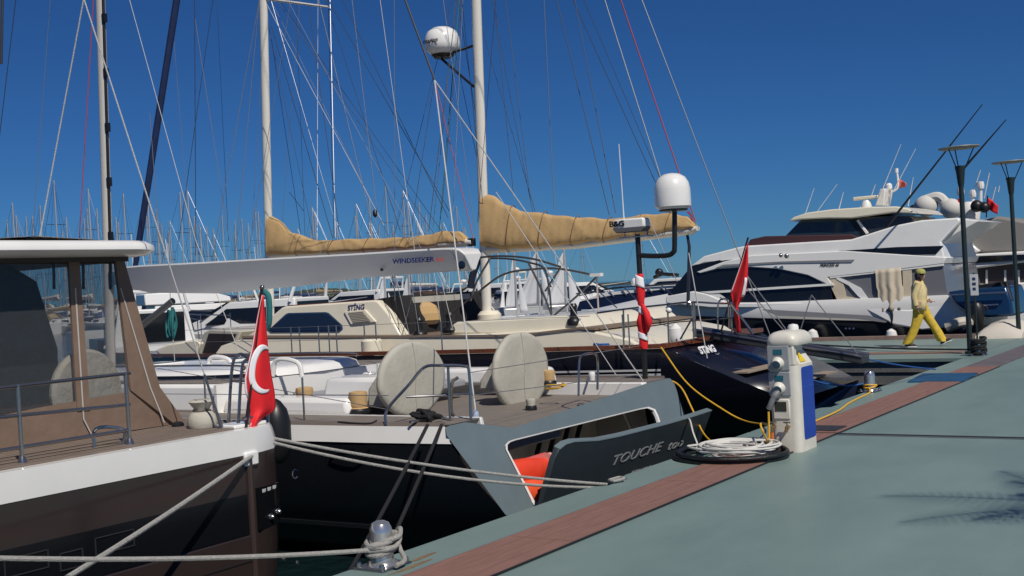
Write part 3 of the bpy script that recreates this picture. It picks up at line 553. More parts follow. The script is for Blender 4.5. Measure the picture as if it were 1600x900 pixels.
    b = MB(); b.box((6.28, 1.5, .83), (6.62, 1.72, .86)); b.build('mooring_cleat_base', WHITE, r, bevel=.01)
    A = PT(395, 684, 1.5); b = MB(); b.tube([(A[0]-.09, A[1], .90), (A[0]+.09, A[1]+.02, .90)], .015, 8); b.tube([(A[0]-.03, A[1], .85), (A[0]-.03, A[1], .9)], .013, 6); b.tube([(A[0]+.03, A[1], .85), (A[0]+.03, A[1], .9)], .013, 6); b.build('mooring_cleat', STEEL, r)
    # split backstay
    apex = PT(131, -2, 1.95); top = (5.2, 7.5, 17.0)
    low = PT(346, 668, 1.62); k = 0.13; tb = tuple(low[i]+(apex[i]-low[i])*k for i in range(3))
    MB().tube([tb, apex], 0.0055, 6).build('backstay_leg', WROPE, r)
    MB().tube([low, tuple(low[i]+(tb[i]-low[i])*.35 for i in range(3)), tb], [0.016, 0.011, 0.009], 8).build('backstay_turnbuckle', DSTEEL, r)
    MB().tube([apex, PT(62, 371, 2.7)], 0.0055, 6).build('backstay_leg', WROPE, r)
    MB().tube([apex, top], 0.008, 6).build('backstay', WIRE, r)
    MB().lathe([(0.10, 0.83-.0), (0.10, 16.4), (0.05, 17.0)], (5.2, 7.6, 0), n=14).build('mast', mat('cream_mast_paint', (.66, .62, .53), .35), r)
    # flag on its staff
    fr = thing('national_flag', PT(383, 692, 1.5), 'red flag with white crescent hanging from a staff on the brown yacht', 'flag')
    MB().tube([PT(381, 696, 1.50), PT(409, 452, 1.50)], .0135, 8).build('flag_staff', mat('dark_varnish', (.02, .014, .012), .35), fr)
    b = MB(); b.ball(PT(409.5, 449, 1.5), .02, 10); b.build('staff_finial', STEEL, fr)
    L = [(409, 461), (401, 500), (393, 545), (382, 590), (383, 612), (392, 640), (390, 665), (387, 683)]
    Rr = [(411.5, 461), (415, 500), (419, 545), (424, 585), (429, 612), (431, 640), (408, 655), (391, 684)]
    cl, fn = flag_sheet(fr, L, Rr, 1.485, 0.022, rows=26, cols=16, fold=2.3)
    MB().grid(lambda u, v: tuple(Vector(fn(0.0+0.06*u, v*0.62))+Vector((0, -.004, 0))), 2, 14).build('hoist_band', FLAGWHITE, fr, thick=.002)
    def cres(u, v):
        a_ = R(62+236*v); ox, oy, rx, ry = 410, 556, 21.5, 36.0
        xo, yo = ox+rx*math.cos(a_), oy-ry*math.sin(a_); xi, yi = ox+5.5+rx*.80*math.cos(a_)*1.0, oy-2-ry*.80*math.sin(a_)
        a2 = R(75+210*v); xi, yi = ox+6+18*math.cos(a2), oy-1-29.5*math.sin(a2)
        x = xo+(xi-xo)*u; y = yo+(yi-yo)*u
        v_ = min(.99, max(0, (y-461)/223)); kk = v_*(len(L)-1); i = min(int(kk), len(L)-2); f = kk-i
        lx = L[i][0]+(L[i+1][0]-L[i][0])*f; rx_ = Rr[i][0]+(Rr[i+1][0]-Rr[i][0])*f
        p = fn(min(1, max(0, (x-lx)/max(1, rx_-lx))), v_); return (p[0]-.003, p[1]-.006, p[2])
    MB().grid(cres, 3, 30).build('crescent', FLAGWHITE, fr, thick=.002)
    fe = MB(); P = PT(431, 668, 1.9); fe.lathe([(0.02, .24), (0.05, .22), (.10, .15), (.125, .05), (.125, -.12), (.10, -.24), (.04, -.3)], P, n=18); tag(fe.build('fender', BLACK, org=(P[0], P[1], P[2])) if False else fe.build('fender', BLACK, org=P), 'black fender hanging at the stern corner of the brown yacht', 'fender')
    return r
brown_yacht()

# ================================================================ GREY-TRANSOM YACHT ("TOUCHE too")
def touche():
    sc = 10.6; r = thing('sailing_yacht', (sc, 1.0, WZ), 'dark hulled yacht with grey transom lettered TOUCHE too and open stern garage', 'yacht')
    NAVY = mat('black_blue_hull', (0.014, 0.017, 0.021), 0.2, var=0.15, vscale=2); GREY = mat('blue_grey_paint', (0.125, 0.165, 0.18), 0.5, var=0.06, vscale=4)
    DARKG = mat('slate_door_paint', (0.035, 0.047, 0.055), 0.42, var=0.1, vscale=5)
    K = -0.48; CT = 1.07+K*0.59
    tz = lambda z: CT - K*z
    def sec(f, w): return [(w, 0.59), (w*0.995, 0.44), (w*0.955, 0.15), (w*0.87, -0.15), (w*0.74, -0.5), (w*0.5, -0.95)]
    def tst(t, w): return (tuple(t + (0 if k == 0 else 0) for k in range(6)), sec(0, w))
    zz = [0.44, 0.15, -0.15, -0.5, -0.95]
    plan = [(1.9, 2.36), (3.2, 2.42), (6.0, 2.45), (9.5, 2.15), (13.0, 1.35), (16.0, 0.45), (17.3, 0.03)]
    sec2 = lambda w: [(w*k, z) for k, z in ((.998, .44), (.985, .15), (.955, -.15), (.90, -.5), (.7, -.95))]
    st = [(tuple(tz(z)+0.004 for z in zz), sec(0, 2.28)[1:])] + [(t, sec2(w)) for t, w in plan]
    hull_loft(st, sc, False).build('hull', NAVY, r)
    st = [((tz(.59)+.01, tz(.44)+.006), [(2.24, .59), (2.275, .442)])] + [(t, [(w-.035 if w > .3 else w*.6, .59), (w+.004, .442)]) for t, w in plan]
    hull_loft(st, sc, False).build('sheer_band', WHITE, r)
    BT = mat('boot_stripe', (.045, .05, .055), .4)
    for sg in (-1, 1):
        MB().loft([[(sc+sg*(w*.915+.002), t, -.40), (sc+sg*(w*.915+.008), t, -.40), (sc+sg*(w*.922+.008), t, -.355), (sc+sg*(w*.922+.002), t, -.355)] for t, w in plan[:-2]]).build('boot_stripe', BT, r)
    # deck
    pl = [(4.6, 2.32)] + [(t, w-.11) for t, w in plan[2:-1]]
    MB().prism([(sc-w, t, .592) for t, w in pl] + [(sc+w, t, .592) for t, w in reversed(pl)], (0, 0, .006)).build('teak_deck', TEAK, r)
    for sg in (-1, 1):
        q_ = [(1.10, 2.17, 1.68), (1.9, 2.25, 1.66), (3.2, 2.31, 1.66), (4.59, 2.33, 1.66)]
        MB().prism([(sc+sg*a_, t, .592) for t, a_, c_ in q_] + [(sc+sg*c_, t, .592) for t, a_, c_ in reversed(q_)], (0, 0, .006)).build('side_deck', TEAK, r)
        MB().hexa([(sc+sg*1.66, 1.05, .30), (sc+sg*1.60, 1.05, .30), (sc+sg*1.60, 4.6, .30), (sc+sg*1.66, 4.6, .30), (sc+sg*1.68, 1.09, .60), (sc+sg*1.60, 1.12, .60), (sc+sg*1.60, 4.6, .60), (sc+sg*1.68, 4.6, .60)]).build('cockpit_side', WHITE, r, bevel=.012)
    MB().hexa([(sc-1.66, 1.0, .42), (sc+1.66, 1.0, .42), (sc+1.66, 4.6, .44), (sc-1.66, 4.6, .44), (sc-1.66, 1.005, .452), (sc+1.66, 1.005, .452), (sc+1.66, 4.6, .47), (sc-1.66, 4.6, .47)]).build('aft_deck', TEAK, r)
    MB().box((sc-1.7, 4.58, .44), (sc+1.7, 4.62, .90)).build('companionway_bulkhead', WHITE, r)
    for sgn in (-1, 1):
        MB().loft([[(sc+sgn*(w+dx), t+(.05 if i == 0 else 0), z) for dx, z in ((-.11, .59), (-.10, .622), (-.06, .622), (-.04, .59))] for i, (t, w) in enumerate([(1.08, 2.27)]+plan[:-1])]).build('toe_rail', mat('toe_rail_grey', (.16, .13, .11), .6), r)
    # transom with the garage opening
    def tp(u, v, d=0.0): p = PG(u, v, K, CT); return (p[0], p[1]+d, p[2])
    inner_px = [(789, 702), (789, 694), (793, 690), (801, 687), (1000, 638), (1012, 636), (1022, 640), (1027, 650), (1046, 712), (1046, 722), (1040, 728), (1030, 732), (850, 798), (842, 798), (836, 794), (832, 786)]
    inner = [tp(*p) for p in inner_px]
    def oc(s, z): return (s, tz(z), z)
    lo, hi = sc-2.28, sc+2.28
    outer = [oc(lo+.05, .40), oc(lo, .52), oc(lo+.03, .585), oc(lo+.1, .592), oc(hi-.1, .592), oc(hi-.03, .585), oc(hi, .52), oc(hi-.03, .42), oc(hi-.36, -.3), oc(hi-.5, -.55), oc(hi-.8, -.75), oc(hi-1.1, -.8), oc(lo+1.1, -.8), oc(lo+.8, -.75), oc(lo+.5, -.55), oc(lo+.36, -.3)]
    outer = [oc(lo+.05, .40), oc(lo, .52), oc(lo+.03, .585), oc(lo+.1, .592), oc(lo+.60, .592), oc(lo+.64, .50), oc(lo+.72, .455), oc(hi-.72, .455), oc(hi-.64, .50), oc(hi-.58, .592), oc(hi-.1, .592), oc(hi-.03, .585), oc(hi, .52), oc(hi-.03, .42), oc(hi-.36, -.3), oc(hi-.5, -.55), oc(hi-.8, -.75), oc(hi-1.1, -.8), oc(lo+1.1, -.8), oc(lo+.8, -.75), oc(lo+.5, -.55), oc(lo+.36, -.3)]
    cx = sum(p[0] for p in inner)/len(inner); cz = sum(p[2] for p in inner)/len(inner)
    def resample(poly, angs):
        res = []
        for a_ in angs:
            dx, dz = math.cos(a_), math.sin(a_); best = None
            for i in range(len(poly)):
                x0, z0 = poly[i][0]-cx, poly[i][2]-cz; x1, z1 = poly[(i+1) % len(poly)][0]-cx, poly[(i+1) % len(poly)][2]-cz; den = dx*(z1-z0)-dz*(x1-x0)
                if abs(den) < 1e-12: continue
                k = (x0*(z1-z0)-z0*(x1-x0))/den; m_ = (x0*dz-z0*dx)/den
                if k > 0 and -1e-6 <= m_ <= 1+1e-6: best = k if best is None else max(best, k)
            res.append(oc(cx+dx*best, cz+dz*best))
        return res
    angs = sorted(set(round(math.atan2(p[2]-cz, p[0]-cx), 5) for p in inner+outer)); inner = resample(inner, angs); outer = resample(outer, angs)
    n = len(inner); b = MB(); b.add(outer+inner+[(p[0], p[1]+.06, p[2]) for p in inner], [(i, (i+1) % n, n+(i+1) % n, n+i) for i in range(n)]+[(n+i, n+(i+1) % n, 2*n+(i+1) % n, 2*n+i) for i in range(n)])
    b.build('transom', GREY, r, sharp=30)
    fr = [(p[0]+(cx-p[0])*.018, p[1]-.012, p[2]+(cz-p[2])*.03) for p in inner]; fo = [(p[0]-(cx-p[0])*.004, p[1]-.012, p[2]-(cz-p[2])*.01) for p in inner]
    b = MB(); b.add(fo+fr+[(p[0], p[1]+.03, p[2]) for p in fr], [(i, (i+1) % n, n+(i+1) % n, n+i) for i in range(n)]+[(n+i, n+(i+1) % n, 2*n+(i+1) % n, 2*n+i) for i in range(n)]); b.build('opening_frame', WHITE, r)
    # garage interior
    INT = mat('garage_interior', (0.34, 0.32, 0.29), 0.8); BUFF = mat('buff_bulkhead', (0.58, 0.52, 0.42), 0.7, var=.15, vscale=4)
    g0, g1 = sc-1.85, sc+1.85
    b = MB(); b.add([(g0, 1.1, -.6), (g1, 1.1, -.6), (g1, 2.9, -.6), (g0, 2.9, -.6), (g0, 1.25, .43), (g1, 1.25, .43), (g1, 2.9, .43), (g0, 2.9, .43)], [(0, 1, 2, 3), (4, 5, 6, 7), (0, 3, 7, 4), (1, 2, 6, 5)]); b.build('garage_lining', INT, r)
    MB().box((g0, 1.9, -.6), (g1, 1.95, .43)).build('garage_bulkhead', BUFF, r)
    for k in range(4):
        x = 11.1+.28*k; MB().tube(spline([(x-.25, 1.84, -.35), (x-.12, 1.82, -.05), (x+.02, 1.80, .2), (x+.2, 1.78, .4)], 5), .028, 8).build('hull_rib', BLACK, r)
    MB().box((9.75, 1.35, .16), (10.75, 1.85, .34)).build('equipment_locker', mat('locker_grey', (.33, .33, .31), .5), r, bevel=.02)
    MB().tube([(12.05, 1.35, .40), (12.3, 1.28, -.1)], .018, 6).build('gas_strut', BUFF, r)
    # door folded out
    K2, C2 = 0.37, 0.45
    dp = lambda u, v, d=0: (lambda p: (p[0], p[1]+d, p[2]))(PG(u, v, K2, C2))
    dpx = [(846, 797), (852, 770), (866, 718), (874, 703), (884, 695), (897, 691), (935, 689), (970, 682), (1005, 673), (1040, 664), (1075, 654), (1112, 642), (1102, 670), (1090, 702), (1075, 745), (900, 830)]
    D = [dp(*p) for p in dpx]; nin = Vector((0, 1, K2)).normalized()*0.055
    MB().prism(D, tuple(nin)).build('transom_door', DARKG, r, bevel=.008)
    edge = [Vector(dp(*p)) for p in dpx[3:12]]
    MB().loft([[tuple(p+nin*k+Vector((0, 0, h))) for k, h in ((-.08, .002), (1.08, .002), (1.08, .012), (-.08, .012))] for p in edge]).build('door_edge', GREY, r)
    LET = mat('silver_lettering', (.30, .31, .32), .4)
    A, B_ = Vector(dp(953, 728)), Vector(dp(1040, 703)); upv = (0, -K2, 1)
    u1 = (Vector(dp(1045, 700))-A).normalized(); o0 = A - Vector((0, 1, K2)).normalized()*.004
    L1 = (Vector(dp(1033, 703))-A).length; tx = text_part('TOUCHE', .15, LET, r, o0, u1, upv, shear=.25, sx=1.0)
    def fit(o, axis, L):   # scale lettering to the measured run length
        me = o.data; d = Vector((axis[1], -axis[0], axis[2])).normalized(); oo = Vector((o0[1]-ORG[r][1], -(o0[0]-ORG[r][0]), o0[2]-ORG[r][2]))
        ext_ = max((v.co-oo).dot(d) for v in me.vertices); k = L/ext_
        for v in me.vertices: q_ = (v.co-oo).dot(d); v.co += d*q_*(k-1)
    fit(tx, u1, L1)
    o0 = Vector(dp(1041, 704)) - Vector((0, 1, K2)).normalized()*.004; t2 = text_part('too', .15, LET, r, o0, u1, upv, shear=.3); fit(t2, u1, (Vector(dp(1066, 696))-Vector(dp(1041, 704))).length)
    o0 = Vector(dp(985, 742)) - Vector((0, 1, K2)).normalized()*.004; t3 = text_part('ISTANBUL', .055, LET, r, o0, u1, upv, shear=.1); fit(t3, u1, (Vector(dp(1017, 732))-Vector(dp(985, 742))).length)
    # things kept in the garage
    ORG_RED = mat('orange_red_plastic', (.75, .06, .025), .45, var=.1)
    ky = thing('kayak', (9.6, 1.2, -.3), 'orange red kayak stowed in the open stern garage', 'kayak')
    rgk = []
    for (x0, y0, x1, y1, w) in ((797, 742, 797, 752, .02), (806, 728, 806, 758, .09), (830, 722, 832, 764, .12), (856, 718, 858, 758, .12), (876, 716, 878, 748, .09)):
        A, B_ = Vector(tp(x0, y0, .16)), Vector(tp(x1, y1, .16)); c_ = (A+B_)/2; h = (A-B_).length/2
        rgk.append([(c_.x, c_.y+w*math.cos(a_), c_.z+h*math.sin(a_)) for a_ in [2*math.pi*i/14 for i in range(14)]])
    MB().loft(rgk).build('kayak_hull', ORG_RED, ky, sharp=60)
    MB().tube([tp(805, 735, .10), tp(868, 716, .12)], .055, 12).build('rolled_mat', mat('faded_red', (.60, .10, .09), .7), ky)
    MB().tube([tp(862, 718, .05), tp(868, 716, .06)], .058, 12).build('roll_end', mat('pale_red', (.62, .28, .25), .7), ky)
    lj = MB(); rgk = []
    for (x0, y0, x1, y1, w) in ((818, 755, 826, 783, .04), (832, 752, 840, 790, .075), (850, 750, 856, 784, .075), (864, 752, 867, 772, .03)):
        A, B_ = Vector(tp(x0, y0, .07)), Vector(tp(x1, y1, .07)); c_ = (A+B_)/2; h = (A-B_).length/2
        rgk.append([(c_.x, c_.y+w*math.cos(a_), c_.z+h*math.sin(a_)) for a_ in [2*math.pi*i/14 for i in range(14)]])
    lj.loft(rgk); tag(lj.build('life_jacket', mat('bright_orange', (.85, .10, .03), .6, bump=.4, bscale=12), org=(9.6, 1, -.3), sharp=60), 'bright orange life jacket under the red kayak in the open garage', 'life jacket')
    wt = MB(); wt.prism([tp(817, 771, .05), tp(856, 768, .05), tp(850, 800, .05), tp(832, 806, .05)], (0, .05, .01)); tag(wt.build('float_board', mat('pinkish_white', (.62, .5, .47), .5), org=(9.5, .9, -.5), bevel=.012), 'pale board standing at the bottom corner of the open stern garage', 'board')
    # raised deck, coachroof, coamings
    def rbox(s0, s1, t0, t1, z0, z1, nm, m, bev=.05, tap=.0): b = MB(); b.hexa([(s0, t0, z0), (s1, t0, z0), (s1, t1, z0), (s0, t1, z0), (s0+tap, t0+tap, z1), (s1-tap, t0+tap, z1), (s1-tap, t1-tap, z1), (s0+tap, t1-tap, z1)]); return b.build(nm, m, r, bevel=bev)
    rbox(8.95, 12.3, 4.6, 10.5, .59, .90, 'raised_deck', WHITE, .04, .03)
    MB().box((9.05, 4.7, .902), (12.2, 10.4, .912)).build('raised_deck_teak', TEAK, r)
    def dome(z, g): return [(10.6+(1.25-g)*math.copysign(abs(math.cos(a))**.6, math.cos(a)), 6.3+(1.75-g)*math.copysign(abs(math.sin(a))**.7, math.sin(a)), z) for a in [2*math.pi*k/36 for k in range(36)]]
    b = MB(); b.loft([dome(.91, 0), dome(.975, .03), dome(1.01, .12), dome(1.025, .4), dome(1.032, .9)]); b.build('coachroof', WHITE, r, sharp=60)
    dw = lambda z, g, a0, a1: [(10.6+(1.25-g)*math.copysign(abs(math.cos(a))**.6, math.cos(a)), 6.3+(1.75-g)*math.copysign(abs(math.sin(a))**.7, math.sin(a)), z) for a in [R(a0+(a1-a0)*k/14) for k in range(15)]]
    for a0, a1 in ((118, 168), (176, 232)): MB().loft([dw(.925, -.006, a0, a1), dw(.962, .014, a0+2, a1-2), dw(.962, .03, a0+2, a1-2), dw(.925, .02, a0, a1)], caps=False, closed=False).build('coachroof_window', GLASS_DARK, r)
    for (hs, ht) in ((10.2, 5.4), (10.9, 6.4), (10.3, 7.2)): hb_ = MB().box((hs-.24, ht-.24, 1.025), (hs+.24, ht+.24, 1.055)).build('deck_hatch', WHITE, r, bevel=.02); MB().box((hs-.19, ht-.19, 1.056), (hs+.19, ht+.19, 1.062)).build('hatch_glass', GLASS_DARK, hb_)
    for ss in (9.62, 11.58): MB().tube(spline([(ss, 4.9, 1.0), (ss, 5.0, 1.055), (ss, 6.3, 1.065), (ss, 7.5, 1.055), (ss, 7.6, 1.0)], 5), .012, 6).build('grab_rail', STEEL, r)
    for u, v in ((345, 583), (450, 590)):
        P = PZ(u, v, .9); b = MB(); b.tube(spline([(P[0]-.0, P[1]-.22, .91), (P[0], P[1]-.16, 1.07), (P[0], P[1]+.16, 1.10), (P[0], P[1]+.24, .92)], 5), .028, 8); b.build('hatch_hoop', WHITE, r)
    rbox(8.95, 9.30, 2.75, 4.58, .59, .76, 'coaming', WHITE, .05, .03); rbox(11.95, 12.3, 2.3, 4.58, .59, .80, 'coaming', WHITE, .05, .03)
    rbox(9.5, 11.75, 3.3, 4.4, .595, .70, 'cockpit_seat', mat('cool_grey_seat', (.30, .31, .33), .6), .03)  # seat in one even cool grey
    rbox(9.9, 10.45, 2.9, 4.0, .595, .88, 'cockpit_table', WHITE, .05, .05)
    # wheels under canvas covers
    for (u, v, hx, hy, lab) in ((643, 592, 52, 59, 0), (813, 580, 42.5, 62, 1)):
        tw = 2.5 if lab == 0 else 2.3
        c = PT(u, v, tw); rs = (PT(u+hx, v, tw)[0]-PT(u-hx, v, tw)[0])/2; rz = (PT(u, v-hy, tw)[2]-PT(u, v+hy, tw)[2])/2
        b = MB(); rings = []
        for f, d in ((.02, -.052), (.5, -.050), (.88, -.046), (.975, -.036), (1.0, -.012), (.99, .02), (.93, .035), (.5, .04), (.02, .04)):
            rings.append([(c[0]+rs*f*math.cos(a)+.004*math.sin(9*a), c[1]+d+.004*math.sin(3*a+f*2)*f, c[2]+rz*f*math.sin(a)+.004*math.sin(7*a)) for a in [2*math.pi*k/48 for k in range(48)]])
        b.loft(rings); w = b.build('wheel_cover', BEIGE, r, sharp=70)
        MB().tube([(c[0]+.012*math.sin(4*k), c[1]-.055+.010*abs(k)**2, c[2]+rz*.97*k) for k in [-1+.1*i for i in range(21)]], .004, 5).build('cover_seam', mat('cover_seam', (.36, .33, .26), .9), w)
        # pedestal with its own cover
        b = MB(); b.loft([[(c[0]-.16, c[1]+.12, .6), (c[0]+.16, c[1]+.12, .6), (c[0]+.16, c[1]+.5, .6), (c[0]-.16, c[1]+.5, .6)], [(c[0]-.15, c[1]+.12, c[2]-.05), (c[0]+.15, c[1]+.12, c[2]-.05), (c[0]+.13, c[1]+.5, c[2]-.1), (c[0]-.13, c[1]+.5, c[2]-.1)], [(c[0]-.08, c[1]+.16, c[2]+.22), (c[0]+.08, c[1]+.16, c[2]+.22), (c[0]+.06, c[1]+.32, c[2]+.16), (c[0]-.06, c[1]+.32, c[2]+.16)]]); b.build('pedestal_cover', BEIGE, r, bevel=.03)
    # winches with tan covers
    for u, v, sc_ in ((477, 636, 1), (561, 645, 1), (858, 601, .8), (830, 640, .55)):
        P = PZ(u, v, .6 if sc_ > .6 else .46); zb_ = .598 if sc_ > .6 else .457; b = MB(); k = sc_; b.lathe([(.105*k, 0), (.10*k, .05*k), (.082*k, .06*k), (.095*k, .09*k), (.085*k, .13*k), (.10*k, .17*k), (.092*k, .215*k), (.04*k, .225*k), (0, .225*k)], (P[0], P[1], zb_), n=18); wc = b.build('winch_cover', TAN if sc_ > .6 else BEIGE, r, sharp=60)
        MB().lathe([(.115*k, 0), (.115*k, .03), (.10*k, .05)], (P[0], P[1], zb_), n=18).build('winch_base', BLACK, wc)
    for u, v in ((519, 612), (579, 615)):
        P = PZ(u, v, .6); b = MB(); b.tube([(P[0], P[1], .6), (P[0], P[1], .76)], .028, 10); vs = b.build('vent_post', mat('grey_green', (.2, .27, .27), .4), r); b = MB(); b.lathe([(.03, .76), (.05, .80), (.085, .845), (.08, .855), (.02, .83)], (P[0], P[1], 0), n=16); b.build('vent_cup', WHITE, vs)
    # pushpit and gate hoops
    P0, P1 = PZ(603, 664, .6), PZ(736, 657, .59)
    def pl_(u, v, k): t_ = P0[1]+(P1[1]-P0[1])*k; return PT(u, v, t_)
    MB().tube(spline([(P0[0], P0[1], .6), pl_(605, 640, 0), pl_(640, 600, .3)], 4)[:-1] + spline([pl_(640, 600, .3), pl_(663, 574, .45), pl_(690, 571, .7), pl_(724, 572, .92), pl_(733, 582, .98), (P1[0], P1[1], .6)], 5), .014, 8).build('pushpit', STEEL, r)
    MB().tube([pl_(634, 620, .25), pl_(690, 618, .6), pl_(735, 615, 1)], .012, 8).build('pushpit_rail', STEEL, r)
    MB().tube([pl_(700, 572, .75), (lambda p: (p[0], p[1], .6))(pl_(703, 645, .75))], .013, 8).build('stanchion', STEEL, r)
    MB().tube(spline([pl_(715, 590, .8), pl_(706, 600, .78), pl_(705, 640, .76), pl_(709, 650, .76)], 6), .016, 8).build('hanging_line', mat('dark_fleck_rope', (.08, .075, .07), .9, var=.6, vscale=60), r)
    for xs, yb, y0 in (((905, 935), 640, 555), ((919, 919), 637, 590)):
        tg = 1.12; A, B_ = PT(xs[0], yb, tg), PT(xs[1], yb-4, tg+.14)
        if xs[0] != xs[1]: MB().tube(spline([(A[0], tg, .6), PT(xs[0], y0+14, tg), PT(xs[0]+5, y0, tg+.03), PT(xs[1]-6, y0-2, tg+.1), PT(xs[1]-1, y0+10, tg+.14), (B_[0], B_[1], .6)], 5), .013, 8).build('gate_hoop', STEEL, r)
        else:
            MB().tube([(A[0], tg+.05, .6), PT(xs[0]+1, y0, tg+.05)], .013, 8).build('gate_post', STEEL, r)
            P = PT(925, 588, tg+.05); b = MB(); b.lathe([(.012, -.06), (.03, -.045), (.035, 0), (.038, .03), (.03, .05), (0, .055)], P, n=14); b.build('stern_light', WHITE, r)
    for z0, z1 in ((590, 571), (640, 618)):
        MB().tube([PS(190, z0-25, 8.5), pl_(607, z1+ (0 if z1 > 600 else 69), 0)], .004, 5).build('lifeline', WIRE, r)
    for (a, c) in (((735, 582), (1003, 540)), ((735, 618), (1003, 585))): MB().tube([pl_(*a, 1), PS(*c, 12.7)], .004, 5).build('lifeline', WIRE, r)
    for u in (322, 475): P = PS(u, 640, 8.5); MB().tube([(P[0], P[1], .6), (P[0], P[1], 1.02)], .011, 6).build('stanchion', STEEL, r)
    # black lashing on the quarter cleat
    P = PZ(665, 662, .6); rnd = random.Random(5); root = thing('rope_hitch', (P[0], P[1], .6), 'tangle of black rope lashed on the quarter cleat of the grey transom yacht', 'rope')
    pts = [(P[0]+.09*math.cos(k*1.3)*rnd.uniform(.5, 1.1), P[1]+.12*math.sin(k*1.7)*rnd.uniform(.4, 1), .63+.09*rnd.random()) for k in range(22)]
    MB().tube(spline(pts, 4), .021, 7).build('turns', BLKROPE, root)
    MB().tube([(P[0]-.16, P[1]+.05, .635), (P[0]+.2, P[1]-.05, .635)], .014, 8).build('cleat_horn', STEEL, r)
    # mast, boom
    m0, m1 = PS(168, 378, sc), PS(157, 0, sc); d = Vector(m1)-Vector(m0); d /= d.z
    base = Vector(m0)-d*(m0[2]-.6); top = base+d*19
    def mring(c, rx, ry): return [(c.x+rx*math.cos(a), c.y+ry*math.sin(a), c.z) for a in [2*math.pi*k/16 for k in range(16)]]
    MB().loft([mring(base, .052, .085), mring(top, .045, .07)]).build('mast', mat('pale_mast', (.62, .59, .53), .35), r)
    MB().tube([tuple(base+d*1.5+Vector((-.02, -.085, 0))), tuple(top+Vector((-.02, -.085, 0)))], .02, 6).build('mast_track', BLACK, r)
    for k in range(9):
        c = base+d*(2.2+.75*k); MB().box((c.x-.045, c.y-.13, c.z-.06), (c.x+.005, c.y-.07, c.z+.06)).build('track_car', BLACK, r)
    def bring(u, yt, yb, w=.17):
        w = w*1.25
        A, B_ = PS(u, yt, sc-.12), PS(u, yb, sc-.12); t_ = (A[1]+B_[1])/2; zt, zb = A[2], B_[2]; h = zt-zb
        return [(sc-w, t_, zt), (sc-w*1.04, t_, zt-.02), (sc-w*.66, t_, zt-h*.5), (sc-w*.34, t_, zb+h*.1), (sc-w*.2, t_, zb), (sc+w*.2, t_, zb), (sc+w*.34, t_, zb+h*.1), (sc+w*.66, t_, zt-h*.5), (sc+w*1.04, t_, zt-.02), (sc+w, t_, zt)]
    BOOMW = mat('boom_white', (.70, .70, .69), .3, coat=.2)
    bm_ = MB(); bm_.loft([bring(193, 417, 452, .10), bring(230, 414, 458, .15), bring(330, 409, 459, .17), bring(450, 402, 448, .17), bring(560, 396, 434, .17), bring(700, 387, 424, .16), bring(712, 387, 424, .15)]); bo = bm_.build('boom', BOOMW, r, sharp=25)
    bm_ = MB(); bm_.loft([bring(713, 387, 424, .152), bring(724, 389, 424, .145), bring(730, 396, 422, .12)]); be = bm_.build('boom_end', WHITE, bo, bevel=.008)
    P = PS(722, 414, sc-.17); MB().lathe([(.045, 0), (.045, .012), (.02, .02), (0, .02)], P, axis=(-1, 0, 0), n=18).build('sheave', BLUEGLASS, be)
    for u, v in ((597, 421), (720, 417)): P = PS(u, v, sc-.13); MB().lathe([(.02, 0), (.015, .02), (0, .022)], P, axis=(-1, 0, -.3), n=10).build('fitting', BLACK, bo)
    A, B_ = Vector(PS(615, 412, sc-.19)), Vector(PS(680, 408.5, sc-.19)); NV_ = mat('navy_lettering', (.012, .02, .11), .5); RV = mat('red_lettering', (.55, .06, .05), .5)
    ax = (B_-A).normalized(); A.x -= .016
    o0 = A; t1 = text_part('WINDSEEKER', .085, NV_, r, A, ax, (.45, .3, 1), bold=.002); 
    def fit2(o, a0, axis, L):
        d_ = Vector((axis[1], -axis[0], axis[2])).normalized(); oo = Vector((a0[1]-ORG[r][1], -(a0[0]-ORG[r][0]), a0[2]-ORG[r][2])); e = max((v.co-oo).dot(d_) for v in o.data.vertices)
        for v in o.data.vertices: v.co += d_*((v.co-oo).dot(d_))*(L/e-1)
    fit2(t1, A, ax, (B_-A).length)
    A2 = Vector(PS(682, 408.4, sc-.19)); A2.x -= .016; t2 = text_part('66', .07, RV, r, A2, ax, (.45, .3, 1)); fit2(t2, A2, ax, (Vector(PS(694, 407.5, sc-.19))-A2).length)
    MB().box((sc-.06, m0[1]-.35, 2.12), (sc+.06, m0[1]-.05, 2.3)).build('gooseneck', STEEL, r)
    # vang / mainsheet under the boom, topping gear
    MB().tube([PS(150, 492, sc), PS(275, 455, sc)], .05, 10).build('boom_vang', mat('vang_grey', (.10, .10, .10), .4), r) if False else MB().tube([PS(208, 520, sc), PS(270, 470, sc)], .045, 10).build('boom_vang', mat('vang_grey', (.09, .09, .09), .4), r)
    # radar pole on the far quarter
    sp = 12.7; p = lambda u, v: PS(u, v, sp)
    base = p(1009, 607)
    pole = MB().tube([(base[0], base[1], .58), p(1003, 480), p(996, 366)], .032, 12).build('radar_pole', BLACK, r)
    MB().tube(spline([p(998, 399), p(1020, 400), p(1043, 399), p(1052, 394), p(1054, 385), p(1054, 330)], 6), .030, 12).build('radar_arm', BLACK, r)
    c = p(1052, 327); k = abs(p(1082, 300)[1]-p(1022, 300)[1])/2
    k = (Vector(p(1081.5, 300))-Vector(p(1022, 300))).length/2*.86
    MB().lathe([(k*.80, 0), (k*.84, .012), (k*1.0, .03), (k*1.01, .07), (k*1.0, .23), (k*.93, .31), (k*.75, .375), (k*.45, .415), (0, .43)], c, n=32).build('radome', WHITE, pole, sharp=50)
    MB().lathe([(k*.78, -.02), (k*.8, 0.0)], c, n=24).build('radome_base', BLACK, pole)
    c = Vector(p(987, 352)); hw = .21
